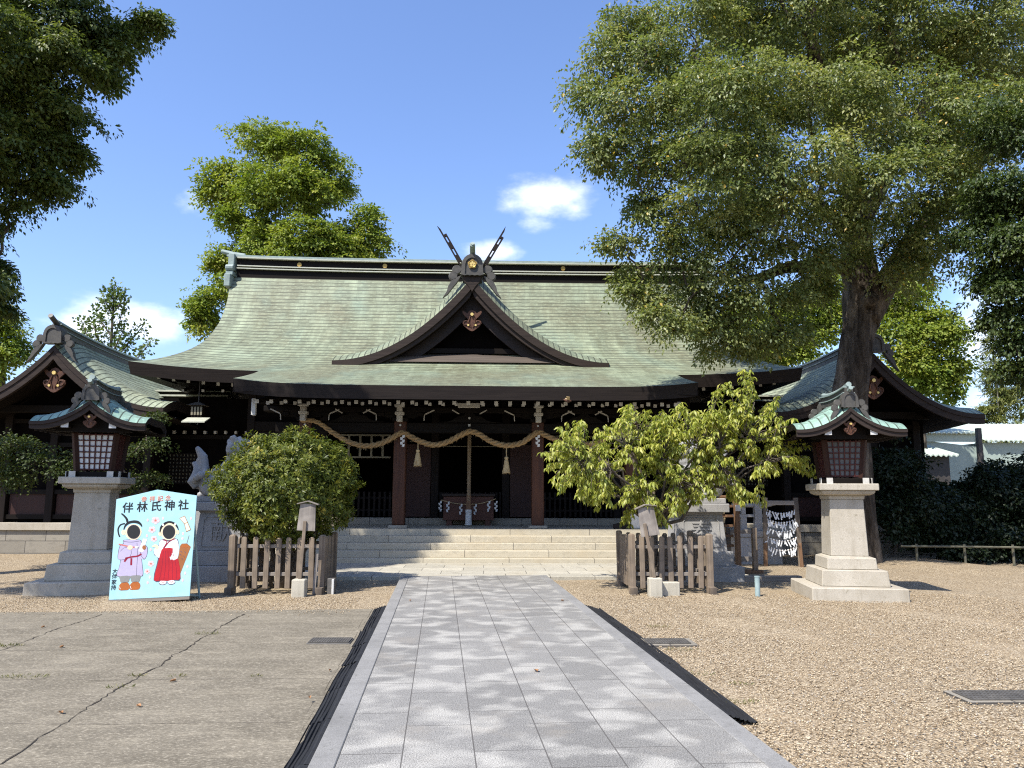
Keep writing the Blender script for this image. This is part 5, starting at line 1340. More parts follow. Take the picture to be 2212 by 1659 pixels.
# gratings
def build_grating(label, u, v, w, d, rim, z=.0, cells=16, rz=0):
    p = gr(u, v, z); t = thing('drain_grating', label, 'grating', tuple(map(float, p)), rz, 'drain gratings in the ground')
    MB().box(-w / 2 - rim, w / 2 + rim, -d / 2 - rim, d / 2 + rim, -.05, .010).build('rim', M['basewall'] if rim > .03 else M['iron'], t, .004)
    MB().box(-w / 2, w / 2, -d / 2, d / 2, .0105, .0125).build('drain_pit', M['crack'], t)
    m = MB()
    for i in range(cells + 1):
        x = -w / 2 + w * i / cells; m.box(x - .006, x + .006, -d / 2, d / 2, .013, .022)
    for j in range(5):
        y = -d / 2 + d * j / 4; m.box(-w / 2, w / 2, y - .006, y + .006, .0135, .0225)
    m.build('grid', M['iron'], t)
build_grating('rusty grating set in the concrete beside the left rubber ramp', 714, 1386, .42, .24, .02, .022)
build_grating('dark grating in a stone rim beside the right edge of the path', 1440, 1388, .46, .26, .07, .0)
build_grating('grey grating partly covered by gravel at the right border of the picture', 2160, 1506, .62, .26, .05, .0, 20)

# ---- right-hand clutter behind the pedestal
def build_fortune_rack():
    p = gr(1692, 1222); t = thing('fortune_rack', 'wooden frame strung with tied white fortune papers in front of the right wing', 'rack', (float(p[0]), float(p[1]), 0), math.radians(-12))
    w = .34
    for s in (-1, 1):
        MB().bar((s * (w + .05), 0, -.03), (s * w, 0, 1.55), .10, .06, up=(0, 1, 0)).build('post', M['oldwood'], t, .006)
        MB().bar((s * (w + .055), -.09, -.03), (s * (w + .04), -.05, .52), .07, .05, up=(0, 1, 0)).build('stake', M['brownwood'], t, .006)
    MB().box(-w, w, -.03, .03, 1.38, 1.48).build('cross_bar', M['oldwood_x'], t, .005)
    r = random.Random(4); m = MB(); s = MB()
    for row in range(5):
        z = 1.28 - row * .21; n = 11
        sag = lambda q: z - .10 * (1 - (2 * q - 1) ** 2)
        s.tube([(-w + 2 * w * i / 10, 0, sag(i / 10)) for i in range(11)], .005, 4)
        for i in range(n):
            qx = (i + .5) / n; x = -w + 2 * w * qx; L_ = r.uniform(.09, .20); a = r.uniform(-.06, .06)
            m.ball((x, -.012, sag(qx)), (.022, .02, .024), 6, 4)
            for k in (-1, 1):
                if r.random() < .8: m.bar((x, -.015, sag(qx)), (x + a + k * .025, -.02 - r.uniform(0, .03), sag(qx) - L_ * r.uniform(.6, 1)), .026, .004, up=(0, 1, 0))
    k = s.build('string', M['rope'], t); m.build('fortune_papers', M['paper'], k)
build_fortune_rack()
def build_plaque_rack():
    p = gr(1592, 1240); x, y = float(p[0]), 15.9
    t = thing('plaque_rack', 'narrow brown wooden rack seen edge on behind the right lion pedestal', 'rack', (x, y, 0), math.radians(8))
    MB().box(-.045, .045, -.05, .05, -.03, 1.95).box(-.045, .045, 1.1, 1.2, -.03, 1.95).build('post', M['brownwood'], t, .006)
    m = MB()
    for i in range(6): m.box(-.20, -.05, .06, 1.09, .55 + i * .2, .60 + i * .2)
    m.build('shelf', M['brownwood'], t, .004)
    m = MB(); r = random.Random(2)
    for i in range(6):
        for j in range(4):
            y0 = .1 + j * .24; z0 = .43 + i * .2
            m.hexa([(-.235, y0, z0), (-.215, y0, z0), (-.215, y0 + .17, z0), (-.235, y0 + .17, z0), (-.225, y0, z0 + .11), (-.205, y0, z0 + .11), (-.205, y0 + .17, z0 + .11), (-.225, y0 + .17, z0 + .11)])
    m.build('plaques', M['straw'], t)
    MB().box(-.05, .06, -.07, -.055, 1.28, 1.40).build('white_note', M['white'], t)
build_plaque_rack()
p = gr(1632, 1236)
t = thing('wooden_barrier', 'low weathered wooden barrier on the ground between lion pedestal and right lantern', 'barrier', (float(p[0]), float(p[1]), 0))
MB().box(-.05, .05, -.05, .05, 0, .92).build('post', M['oldwood'], t, .006); MB().box(-.55, -.055, -.03, .03, .22, .32).build('rail', M['oldwood_x'], t, .005); MB().box(-.55, -.055, -.03, .03, .80, .88).build('rail', M['oldwood_x'], t, .005)
MB().box(-.62, .12, -.16, .10, -.02, .045).build('ground_beam', M['brownwood'], t, .006); MB().box(-.62, -.52, -.05, .05, .046, .92).build('post', M['oldwood'], t, .006)
p = gr(1625, 1262); tag(MB().box(-.55, .55, -.09, .09, -.02, .10).build('timber_beam', M['oldwood_x'], None, .01, loc=(float(p[0]) + .55, float(p[1]) + .5, 0)), label='old timber lying on the gravel behind the teal pipe', category='timber')
# small white notice and carved foot on the step behind the cherry fence
p = at(1376, 1130, 19.2); tag(MB().box(-.14, .14, -.05, .05, -.14, .24).build('notice_box', M['white'], None, .02, loc=(float(p[0]), 19.25, .905)), label='small white notice box on the top step behind the tilted board', category='box')
m = MB(); m.prism([(-.45, 0), (.30, 0), (.30, .42), (.12, .40), (.05, .30), (-.05, .27), (-.12, .16), (-.28, .13), (-.45, .10)], -.06, .06)
p = at(1365, 1135, 19.4); tag(m.build('carved_screen_foot', M['barge'], None, .01, loc=(float(p[0]), 19.5, .77)), label='carved brown wooden screen foot at the right of the top step', category='screen')
# bamboo rail before the dark hedge
t = thing('bamboo_rail', 'low bamboo rail running along the foot of the dark hedge on the right', 'fence', (11.5, 18.1, 0))
z = .42
MB().tube([(-1.6, .2, z), (0, 0, z), (3.2, -.3, z - .02)], .025, 8).build('rail', M['bamboo'], t)
for x in (-1.2, -.1, 1.0, 2.2): MB().tube([(x, .13 - .1 * x, -.05), (x, .13 - .1 * x, z + .05)], .03, 8).build('post', M['bamboo'], t)
# a small bird gliding past the eave
p = at(1226, 866, 16.9); t = thing('bird', 'small brown bird flying just below the porch eave', 'bird', tuple(map(float, p)), rot=(0, math.radians(12), 0))
m = MB(); m.tube([(-.10, 0, .012), (-.07, 0, .008), (-.03, 0, 0), (.02, 0, 0), (.055, 0, .012), (.075, 0, .016), (.092, 0, .012)], [.008, .02, .032, .034, .024, .02, .005], 10)
m._add([(-.09, -.014, .012), (-.09, .014, .012), (-.17, .03, .02), (-.17, -.03, .02)], [(0, 1, 2, 3)])
m.build('body', M['pendant'], t, smooth=True)
for s in (-1, 1):
    w = MB(); w.hexa([(-.02, s * .02, .01), (.04, s * .02, .012), (.02, s * .16, .07), (-.06, s * .15, .07), (-.02, s * .02, .018), (.04, s * .02, .02), (.02, s * .16, .075), (-.06, s * .15, .075)]); w.build('wing', M['straw'], t)

# ---- sheds far right, pole
def corrugated(x0, x1, y0, z0, y1, z1, pitch=.22, amp=.035):
    m = MB(); n = int((x1 - x0) / pitch * 4); A = []
    a = [(x0 + (x1 - x0) * i / n, y0, z0 + amp * math.sin(i * math.pi / 2)) for i in range(n + 1)]; b = [(x, y1, z + z1 - z0) for x, y, z in a]
    c = [(x, y + .0, z - .05) for x, y, z in a]
    m.grid([c, a, b]); return m
def build_sheds():
    Y = 33.0; p = at(2000, 985, Y); q0 = at(1960, 948, Y)
    t = thing('metal_shed', 'long pale green sheet metal shed with corrugated roof beyond the hedge', 'shed', (float(p[0]), Y, 0))
    zt = float(at(2212, 952, Y)[2]); x0 = float(at(2118, 952, Y)[0] - p[0]); 
    corrugated(x0, x0 + 9, -.3, zt, 5, zt + 1.2).build('roof', M['sheet'], t)
    MB().box(x0 + .1, x0 + 9, 0, 4.8, 0, zt - .1).build('wall', M['sheetwall'], t)
    xg = -1.6
    zr = float(at(2080, 925, Y)[2])
    m = MB(); m.prism([(-6, 0), (x0, 0), (x0, zt - .25), (-6, zt - .25 + .9)], .3, 4.6); m.build('wall', M['sheetwall'], t)
    corrugated(-6, x0 + .05, .0, zt + .35, 5, zt + 1.2, .22).build('roof', M['sheet'], t)
    MB().box(-6, x0, .2, .29, zt - .05, zt + .33).build('roof_edge', M['sheet'], t)
    Y2 = 29.0; a = at(1965, 958, Y2); b_ = at(2055, 945, Y2)
    t2 = thing('lean_to', 'small pale lean-to with corrugated roof in front of the metal shed', 'shed', (float(a[0]), Y2, 0))
    w = float(b_[0] - a[0]); z = float(at(1990, 975, Y2)[2])
    corrugated(-3, w, -.4, z - .15, 2.6, z + .55, .2).build('roof', M['sheet'], t2)
    MB().box(-3, w - .15, 0, 2.4, 0, z - .15).build('wall', M['steel'], t2)
    Y3 = 30.5; p = at(2118, 990, Y3); t3 = thing('steel_post', 'thin dark steel post standing before the pale sheds', 'post', (float(p[0]), Y3, 0))
    MB().box(-.09, .09, -.09, .09, 0, float(at(2118, 925, Y3)[2])).build('post', M['steel'], t3, .01)
    MB().box(-.14, .14, -.14, .14, -.02, .03).build('foot_plate', M['steel'], t3)
build_sheds()
# ------------------------------------------------------------------ plants
def leaf_mesh(name, P, D, Nn, L_, W_, mat, parent, tint, curved=False, fold=.18, droop=.15):
    n = len(P); D = D / np.linalg.norm(D, axis=1, keepdims=True); Nn = Nn - (Nn * D).sum(1, keepdims=True) * D; Nn = Nn / (np.linalg.norm(Nn, axis=1, keepdims=True) + 1e-9); S = np.cross(D, Nn)
    L_ = np.broadcast_to(np.asarray(L_, float).reshape(-1, 1), (n, 1)); W_ = np.broadcast_to(np.asarray(W_, float).reshape(-1, 1), (n, 1))
    if curved:
        mid = P + D * L_ * .5; tip = P + D * L_ * .95 - Nn * L_ * droop
        V = np.stack([P, mid + S * W_ / 2 + Nn * W_ * fold, mid, mid - S * W_ / 2 + Nn * W_ * fold, tip], 1)
        F = np.array([[0, 2, 1], [0, 3, 2], [1, 2, 4], [2, 3, 4]])
    else:
        mid = P + D * L_ * .48
        V = np.stack([P, mid + S * W_ / 2 + Nn * W_ * fold, P + D * L_ - Nn * L_ * droop * .6, mid - S * W_ / 2 + Nn * W_ * fold], 1)
        F = np.array([[0, 2, 1], [0, 3, 2]])
    k = V.shape[1]; nf = len(F)
    idx = (F[None] + (np.arange(n) * k)[:, None, None]).reshape(-1)
    me = bpy.data.meshes.new(name); me.vertices.add(n * k); me.vertices.foreach_set('co', V.reshape(-1).astype(np.float32))
    me.loops.add(len(idx)); me.loops.foreach_set('vertex_index', idx.astype(np.int32))
    me.polygons.add(n * nf); me.polygons.foreach_set('loop_start', (np.arange(n * nf) * 3).astype(np.int32)); me.polygons.foreach_set('loop_total', np.full(n * nf, 3, np.int32))
    a = me.attributes.new('tint', 'FLOAT', 'POINT'); a.data.foreach_set('value', np.repeat(np.clip(tint, 0, 1), k).astype(np.float32))
    me.materials.append(mat); me.update(calc_edges=True)
    return link(name, me, parent)
def unit(v): return v / (np.linalg.norm(v, axis=-1, keepdims=True) + 1e-9)
def spray_crown(blobs, rng, bough_m2, leaves, spray_r, flat=.5, out=.6, droop=.3, shell=(.55, 1.0), up=.8, rb=.62, nspray=15):
    """blobs: (centre, (rx, ry, rz)); each is hung with boughs, each bough with flat sprays of leaves.
    Returns leaf points, directions, normals, bough centres, blob of each bough, tint"""
    P, D, Nn, T, subs, bid = [], [], [], [], [], []
    for bi, (c, r) in enumerate(blobs):
        c = np.array(c); r = np.array(r); area = 4 * math.pi * ((r[0] * r[1]) ** 1.6 / 3 + (r[0] * r[2]) ** 1.6 / 3 + (r[1] * r[2]) ** 1.6 / 3) ** (1 / 1.6)
        nb = max(3, int(area * bough_m2)); d = unit(rng.normal(size=(nb, 3)))
        R_ = min(rb, .6 * float(r.min()) + .12)
        rad = shell[0] + (shell[1] - shell[0]) * rng.random((nb, 1)) ** .5
        bc = c + d * np.maximum(r - R_ * .55, .05) * rad
        for s, dd in zip(bc, d):
            Rb = R_ * rng.uniform(.65, 1.25); tb = rng.normal() * .12
            for _ in range(nspray):
                e = unit(rng.normal(size=3) + dd * .6 + np.array((0, 0, .35))); sc = s + e * Rb * np.array((1, 1, flat)) * (rng.uniform(.45, 1.1) if rng.random() < .82 else rng.uniform(1.1, 1.75)); sr = spray_r * rng.uniform(.7, 1.3)
                ax = unit(np.array((0, 0, up)) + e * .55 + rng.normal(size=3) * .18); e1 = unit(np.cross(ax, e + (0.01, .02, .03))); e2 = np.cross(ax, e1)
                n = max(4, int(leaves * rng.uniform(.7, 1.3))); q = np.sqrt(rng.random(n)) * sr; a_ = rng.uniform(0, 6.283, n)
                o = e1 * (q * np.cos(a_))[:, None] + e2 * (q * np.sin(a_))[:, None] + ax * rng.normal(size=(n, 1)) * sr * .13
                o[:, 2] -= droop * q * q / sr
                dirn = unit(o) * out + e * .35 + rng.normal(size=(n, 3)) * .35; dirn[:, 2] -= droop * (.4 + rng.random(n))
                P.append(sc + o); D.append(dirn); Nn.append(ax + rng.normal(size=(n, 3)) * .34); T.append(np.clip(rng.normal(.45 + tb + rng.normal() * .07, .14, n), 0, 1))
        subs.append(bc); bid += [bi] * nb
    return np.concatenate(P), np.concatenate(D), np.concatenate(Nn), np.concatenate(subs), np.array(bid), np.concatenate(T)
def limb(m, a, b, r0, r1, rng, seg=5, wig=.08, n=6, sag=0):
    a = np.array(a, float); b = np.array(b, float); L_ = np.linalg.norm(b - a); pts = []
    for i in range(seg + 1):
        q = i / seg; p = a + (b - a) * q + (rng.normal(size=3) * wig * L_ * (q * (1 - q)) * 2) + np.array((0, 0, sag * L_ * 4 * q * (1 - q))); pts.append(tuple(p))
    m.tube(pts, [r0 + (r1 - r0) * i / seg for i in range(seg + 1)], n, cap=False); return pts
def px_blobs(L_, y_r=1.0):
    """(u, v, Y, ru, rv[, ry]) in picture units to world ellipsoids"""
    out = []
    for t in L_:
        if t[0] == 'w': out.append((t[1:4], t[4:7])); continue      # already in metres
        u, v, Y, ru, rv = t[:5]; k = float(pxm(u, v, Y)); c = at(u, v, Y); ry = t[5] if len(t) > 5 else (ru + rv) / 2 * k * y_r
        out.append((tuple(map(float, c)), (ru * k, ry, rv * k)))
    return out
def tree_branches(root, name, forks, blobs, subs, bid, rng, r_limb, r_twig, mat, twig_prob=1.0, extra=None, nseg=6):
    m = MB()
    if extra: extra(m)
    pts = [np.array(f, float) for f in forks]; rad = [r_limb] * len(pts); order = sorted(range(len(blobs)), key=lambda i: min(np.linalg.norm(np.array(blobs[i][0]) - f) for f in pts[:len(forks)]))
    for i in order:
        c = np.array(blobs[i][0]); j = min(range(len(pts)), key=lambda k: np.linalg.norm(pts[k] - c) + (0 if k < len(forks) else .35))
        r0 = max(r_twig * 2, rad[j] * .62); limb(m, pts[j], c, r0, r0 * .55, rng, 6, .10, nseg, .03); pts.append(c); rad.append(r0 * .75)
        mine = subs[bid == i]
        for s in mine:
            if rng.random() < twig_prob:
                q = c + (s - c) * .12; limb(m, q, s, min(r_twig, r0 * .5), r_twig * .25, rng, 3, .12, 3)
    return m.build(name, mat, root, smooth=True)
LEAF = {
 'big': mat_leaf('zelkova_leaves', [(.078, .115, .036), (.140, .178, .054), (.21, .238, .075), (.30, .305, .105), (.56, .39, .08)], .45, .42, .45),
 'dark': mat_leaf('dark_canopy_leaves', [(.024, .042, .013), (.046, .074, .020), (.078, .108, .026), (.115, .14, .034)], .36, .45, .4),  # darker kind of leaf, with the big tree's shade also put into the colour
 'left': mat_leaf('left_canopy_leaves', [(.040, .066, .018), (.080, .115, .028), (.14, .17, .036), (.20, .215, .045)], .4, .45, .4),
 'camphor': mat_leaf('camphor_leaves', [(.11, .17, .026), (.185, .245, .036), (.28, .32, .05), (.40, .37, .065)], .42, .5, .3),
 'cherry': mat_leaf('cherry_leaves', [(.14, .19, .03), (.255, .30, .05), (.39, .41, .078), (.56, .52, .12)], .5, .42, .45),
 'bush': mat_leaf('clipped_bush_leaves', [(.048, .068, .010), (.10, .125, .016), (.175, .19, .025), (.36, .30, .05)], .33, .42, .3),
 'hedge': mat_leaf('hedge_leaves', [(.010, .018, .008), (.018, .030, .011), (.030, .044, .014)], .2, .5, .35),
 'maple': mat_leaf('maple_leaves', [(.022, .036, .008), (.045, .066, .011), (.10, .12, .02)], .35, .5, .3),
 'bamboo': mat_leaf('bamboo_leaves', [(.10, .13, .03), (.17, .19, .05), (.25, .25, .08)], .3, .5, .3),
 'ginkgo': mat_leaf('young_ginkgo_leaves', [(.07, .11, .03), (.11, .16, .045), (.16, .20, .06)], .35, .5, .3),
 'grass': mat_leaf('weed_blades', [(.08, .10, .025), (.16, .16, .05), (.26, .22, .10)], .3, .6, .2),
}
# ---- the big tree on the right
def build_big_tree():
    rng = np.random.default_rng(11)
    base = np.array((9.25, 18.55, 0)); root = thing('zelkova_tree', 'huge spreading tree with thick furrowed trunk between the hall and the right wing', 'tree', tuple(base)); B = base
    L_ = [(1268, 200, 15.6, 62, 34), (1275, 325, 15.6, 55, 40), (1300, 110, 15.8, 60, 45), (1355, 50, 16, 70, 50), (1340, 520, 15.8, 50, 26), (1480, 60, 16, 130, 95), (1400, 130, 15.6, 100, 75), (1700, 30, 16.5, 170, 110), (1960, 50, 17, 180, 120), (2170, 90, 17, 140, 120), (1350, 225, 15.5, 110, 70), (1560, 215, 15, 150, 95), (1760, 205, 15.4, 150, 100), (1970, 250, 15.8, 150, 100), (2130, 260, 16.5, 110, 90),
          (1345, 320, 15.6, 95, 60), (1480, 350, 15, 140, 70), (1690, 350, 14.8, 150, 85), (1880, 390, 15.2, 130, 75), (2030, 380, 16, 80, 60),
          (1390, 425, 15.6, 75, 42), (1510, 455, 15.2, 130, 55), (1690, 470, 15.2, 110, 60), (1840, 490, 15.8, 90, 50), (1960, 500, 16.6, 70, 45),
          (1450, 545, 15.8, 95, 45), (1580, 560, 15.6, 110, 60), (1720, 560, 16.2, 80, 50), (1390, 600, 16, 60, 32), (1500, 635, 15.8, 120, 50), (1640, 650, 16, 110, 60), (1570, 705, 16.2, 100, 42), (1430, 685, 15.8, 70, 26), (1690, 715, 16.6, 80, 45),
          (1760, 630, 17.2, 60, 50), (1950, 590, 17.2, 65, 50), (2030, 540, 17.5, 60, 45), (1990, 450, 16.4, 85, 48), (2075, 470, 17, 70, 45), (2110, 370, 16.8, 80, 60), (1900, 545, 17.0, 60, 40), (1370, 640, 15.9, 55, 26), (1455, 715, 15.9, 75, 24), (1570, 748, 16.2, 75, 22), (1650, 745, 16.6, 60, 24), (1790, 560, 17.0, 50, 36),
          (1650, -140, 16.5, 260, 120), (2000, -140, 17, 260, 120), (1750, 120, 20, 260, 150), (2050, 200, 20.5, 220, 160), (1600, 420, 19.5, 170, 120), (1500, 250, 19, 150, 120)]
    bl = px_blobs(L_, 1.0)
    bl = [(tuple(np.array(c) - B), r) for c, r in bl]
    fr = [at(1850, 560, 18.3), at(1720, 575, 17.8), at(1640, 600, 16.8), at(1935, 575, 18.3), at(2010, 480, 18.0), at(1840, 420, 18.2), at(1800, 240, 17.6), at(1960, 330, 18.0), at(1760, 440, 16.8)]
    fr = [f - B for f in fr]
    P, D, N_, subs, bid, T = spray_crown(bl, rng, 1.12, 25, .26, .70, .6, .35, (.35, 1.0), .75, .56, 15)
    n = len(P); T = np.where(rng.random(n) < .012, 1.0, np.clip(T, 0, .8) * .95)
    s = rng.uniform(.75, 1.25, n)
    leaf_mesh('crown', P, D, N_, .088 * s, .050 * s, LEAF['big'], root, T)
    rr = np.random.default_rng(3); ph = rr.uniform(0, 6.28, 12)
    def wob(i, a): return 1 + .09 * math.sin(3 * a + ph[0] + .25 * i) + .06 * math.sin(5 * a + ph[1] - .4 * i) + .05 * math.sin(8 * a + ph[2] + .9 * i) + .04 * math.sin(13 * a + ph[3] + .3 * i)
    m = MB()
    tp = [(8.96, 18.6, -.1), (8.92, 18.55, .4), (8.86, 18.4, 1.4), (8.86, 18.35, 2.6)] + [tuple(at(u, v, 18.3)) for u, v in ((1836, 880), (1843, 820), (1849, 760), (1856, 700), (1860, 650), (1862, 612), (1850, 565), (1845, 520))]
    m.tube([tuple(np.array(p) - B) for p in smooth_poly(tp, 3, False)], list(np.interp(np.linspace(0, 1, 34), [0, .05, .15, .3, .45, .62, .8, .9, 1], [.56, .50, .44, .40, .37, .365, .43, .40, .28])), 28, wob=wob)
    def lim(uvY, r0, r1, n=14):
        q = [tuple(at(u, v, Y) - B) for u, v, Y in uvY]; q = smooth_poly(q, 4, False); m.tube(q, list(np.linspace(r0, r1, len(q))), n, wob=wob)
    lim([(1870, 690, 18.3), (1905, 625, 18.3), (1945, 560, 18.3), (1985, 500, 18.2), (2040, 440, 18), (2120, 420, 17.6), (2200, 425, 17.2)], .34, .10)
    lim([(1850, 590, 18.3), (1800, 574, 18.0), (1735, 577, 17.8), (1690, 580, 17.4), (1640, 600, 16.8), (1570, 610, 16.4)], .20, .07)
    lim([(1852, 560, 18.3), (1846, 470, 18.2), (1835, 360, 18.0), (1800, 240, 17.6), (1760, 120, 17.2), (1750, -40, 17)], .36, .10)
    lim([(1850, 500, 18.2), (1890, 420, 18.1), (1950, 320, 18.0), (2010, 200, 17.8), (2060, 60, 17.5)], .26, .07)
    lim([(1845, 520, 18.2), (1790, 460, 17.2), (1740, 420, 16.4), (1650, 370, 15.6)], .16, .05)
    lim([(1720, 577, 17.7), (1718, 545, 17.6), (1708, 520, 17.4)], .05, .02, 7)
    m.tube([tuple(at(1874, 655, 18.0) - B), tuple(at(1886, 640, 17.75) - B)], [.22, .16], 12)   # cut branch stub
    t = m.build('trunk', M['bark'], root, smooth=True)
    tree_branches(root, 'branches', fr, bl, subs, bid, rng, .10, .012, M['bark'], .35)
build_big_tree()
def simple_tree(name, label, base, blobs_px, leaf, ll, lw, seed, sub, lps, sub_r, forks, trunk_px, r0, mat='bark', flat=.7, droop=.2, y_r=1.0, group=None, cat='tree', curved=False, tw=.6, shell=(.5, 1.0), ypar=.8, rb=.6, nsp=14):
    rng = np.random.default_rng(seed); B = np.array(base, float); root = thing(name, label, cat, tuple(base), 0, group)
    bl = [(tuple(np.array(c) - B), r) for c, r in px_blobs(blobs_px, y_r)]
    P, D, N_, subs, bid, T = spray_crown(bl, rng, sub, lps, sub_r, flat, .6, droop, shell, ypar, rb, nsp)
    s = rng.uniform(.75, 1.25, len(P)); leaf_mesh('crown', P, D, N_, ll * s, lw * s, leaf, root, T, curved)
    m = MB(); fr = [np.array(at(*f)) - B for f in forks]
    tp = [np.array((0, 0, -.1))] + [np.array(at(*f)) - B for f in trunk_px]
    q = smooth_poly([tuple(p) for p in tp], 5, False); m.tube(q, list(np.linspace(r0, r0 * .45, len(q))), 12, wob=lambda i, a: 1 + .07 * math.sin(3 * a + i) + .04 * math.sin(7 * a - i))
    m.build('trunk', M[mat], root, smooth=True)
    tree_branches(root, 'branches', fr, bl, subs, bid, rng, r0 * .32, .010 + r0 * .02, M[mat], tw)
    return root
# ---- camphor behind the hall on the left
k = at(625, 700, 33)
simple_tree('camphor_tree', 'tall rounded evergreen tree rising behind the left half of the hall roof', (float(k[0]), 33, 0),
    [(560, 310, 33, 60, 45), (640, 330, 32.5, 75, 50), (700, 380, 33, 50, 50), (510, 395, 32.5, 65, 48), (590, 400, 31.5, 90, 60), (670, 420, 32, 60, 50), (480, 435, 33, 42, 45), (735, 420, 33.5, 26, 36),
     (530, 490, 32, 55, 38), (575, 530, 31.5, 45, 38), (500, 475, 32, 35, 30), (655, 520, 31.3, 70, 55), (625, 545, 31.5, 50, 40), (720, 545, 31.8, 60, 50), (785, 470, 32.5, 32, 34), (805, 520, 32.5, 33, 45), (755, 510, 32.3, 40, 40),
     (500, 565, 32.5, 45, 35), (465, 590, 32.5, 25, 25), (445, 650, 32.5, 42, 38), (440, 705, 32.5, 34, 40), (425, 680, 32.8, 28, 30), (600, 620, 32, 130, 60), (760, 600, 32, 80, 60)],
    LEAF['camphor'], .15, .09, 21, .95, 22, .30, [(620, 500, 33), (560, 450, 33), (600, 420, 33), (660, 440, 33), (700, 450, 33), (540, 560, 33), (480, 640, 33), (740, 540, 33)], [(622, 640, 33), (620, 560, 33), (612, 480, 33)], .55, flat=.85, droop=.18, rb=.62, tw=.25)
# ---- trees behind the right wing
k = at(1640, 800, 31)
simple_tree('broadleaf_tree', 'leafy tree behind the right end of the hall roof, under the big tree branches', (float(k[0]), 31, 0),
    [(1600, 700, 31, 70, 50), (1680, 690, 31, 60, 50), (1740, 680, 31.5, 60, 50), (1640, 760, 30.5, 80, 40), (1720, 740, 30.5, 60, 40), (1780, 700, 31.5, 50, 50), (1560, 740, 31, 40, 30), (1790, 620, 32, 50, 40)],
    LEAF['camphor'], .15, .09, 31, .95, 22, .30, [(1660, 720, 31), (1720, 700, 31), (1600, 720, 31)], [(1650, 830, 31), (1660, 760, 31)], .3, flat=.85, droop=.18, rb=.62, tw=.2)
k = at(1985, 900, 30)
simple_tree('broadleaf_tree', 'light green leafy tree behind the right wing, just right of the thick trunk', (float(k[0]), 30, 0),
    [(1960, 650, 30, 50, 45), (1990, 600, 30.5, 35, 40), (1940, 720, 29.5, 60, 45), (2010, 710, 29.5, 60, 50), (2050, 760, 29.8, 38, 60), (1960, 780, 29.5, 60, 45), (2030, 830, 29.8, 50, 40), (2060, 840, 30, 25, 35), (1920, 660, 30, 40, 40), (1990, 800, 30, 60, 40)],
    LEAF['camphor'], .15, .09, 32, .95, 22, .30, [(1985, 800, 30), (1970, 720, 30), (2020, 760, 30)], [(1985, 880, 30), (1982, 800, 30)], .25, flat=.85, droop=.18, rb=.62, tw=.25)
# ---- far left, behind the left wing
k = at(10, 800, 31)
simple_tree('broadleaf_tree', 'rounded green tree at the left border behind the left wing roof', (float(k[0]), 31, 0),
    [(5, 715, 31, 45, 42), (20, 760, 30.7, 35, 40), (-40, 740, 31, 60, 60), (0, 790, 30.5, 45, 30)], LEAF['camphor'], .15, .09, 33, .95, 22, .30, [(0, 770, 31)], [(0, 850, 31), (0, 790, 31)], .25, flat=.85, droop=.18, rb=.62, tw=.2)
# ---- dark overhanging trees: left foreground and right border
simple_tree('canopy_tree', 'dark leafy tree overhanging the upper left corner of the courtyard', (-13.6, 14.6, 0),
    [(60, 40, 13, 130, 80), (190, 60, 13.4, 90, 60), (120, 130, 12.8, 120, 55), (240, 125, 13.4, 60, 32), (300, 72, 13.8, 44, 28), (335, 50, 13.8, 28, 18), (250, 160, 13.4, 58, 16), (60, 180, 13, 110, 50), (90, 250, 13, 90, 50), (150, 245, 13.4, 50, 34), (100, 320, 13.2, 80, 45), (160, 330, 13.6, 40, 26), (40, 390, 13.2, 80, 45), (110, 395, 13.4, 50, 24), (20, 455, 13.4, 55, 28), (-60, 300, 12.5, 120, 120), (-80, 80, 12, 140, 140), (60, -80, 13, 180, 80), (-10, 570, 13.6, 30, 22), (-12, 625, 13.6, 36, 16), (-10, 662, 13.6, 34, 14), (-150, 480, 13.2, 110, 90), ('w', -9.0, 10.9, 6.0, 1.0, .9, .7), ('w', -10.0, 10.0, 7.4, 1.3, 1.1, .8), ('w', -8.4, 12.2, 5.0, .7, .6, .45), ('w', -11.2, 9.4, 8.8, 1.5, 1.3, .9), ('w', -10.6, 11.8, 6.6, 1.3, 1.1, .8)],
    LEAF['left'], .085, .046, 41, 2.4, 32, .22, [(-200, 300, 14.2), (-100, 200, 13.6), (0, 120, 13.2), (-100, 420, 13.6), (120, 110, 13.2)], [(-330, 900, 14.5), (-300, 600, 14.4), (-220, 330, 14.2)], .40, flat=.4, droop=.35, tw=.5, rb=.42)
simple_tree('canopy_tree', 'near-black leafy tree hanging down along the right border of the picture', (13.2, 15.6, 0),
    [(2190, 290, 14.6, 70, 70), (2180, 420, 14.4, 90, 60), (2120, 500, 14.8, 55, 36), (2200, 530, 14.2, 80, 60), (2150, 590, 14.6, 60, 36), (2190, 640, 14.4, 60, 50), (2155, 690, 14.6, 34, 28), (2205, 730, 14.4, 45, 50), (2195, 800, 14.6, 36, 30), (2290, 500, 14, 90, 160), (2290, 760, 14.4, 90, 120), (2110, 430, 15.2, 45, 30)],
    LEAF['dark'], .085, .046, 42, 2.4, 32, .22, [(2260, 400, 15.2), (2230, 560, 15), (2280, 700, 15.2)], [(2330, 1000, 15.5), (2310, 700, 15.4), (2280, 450, 15.2)], .35, flat=.4, droop=.35, tw=.5, rb=.42)
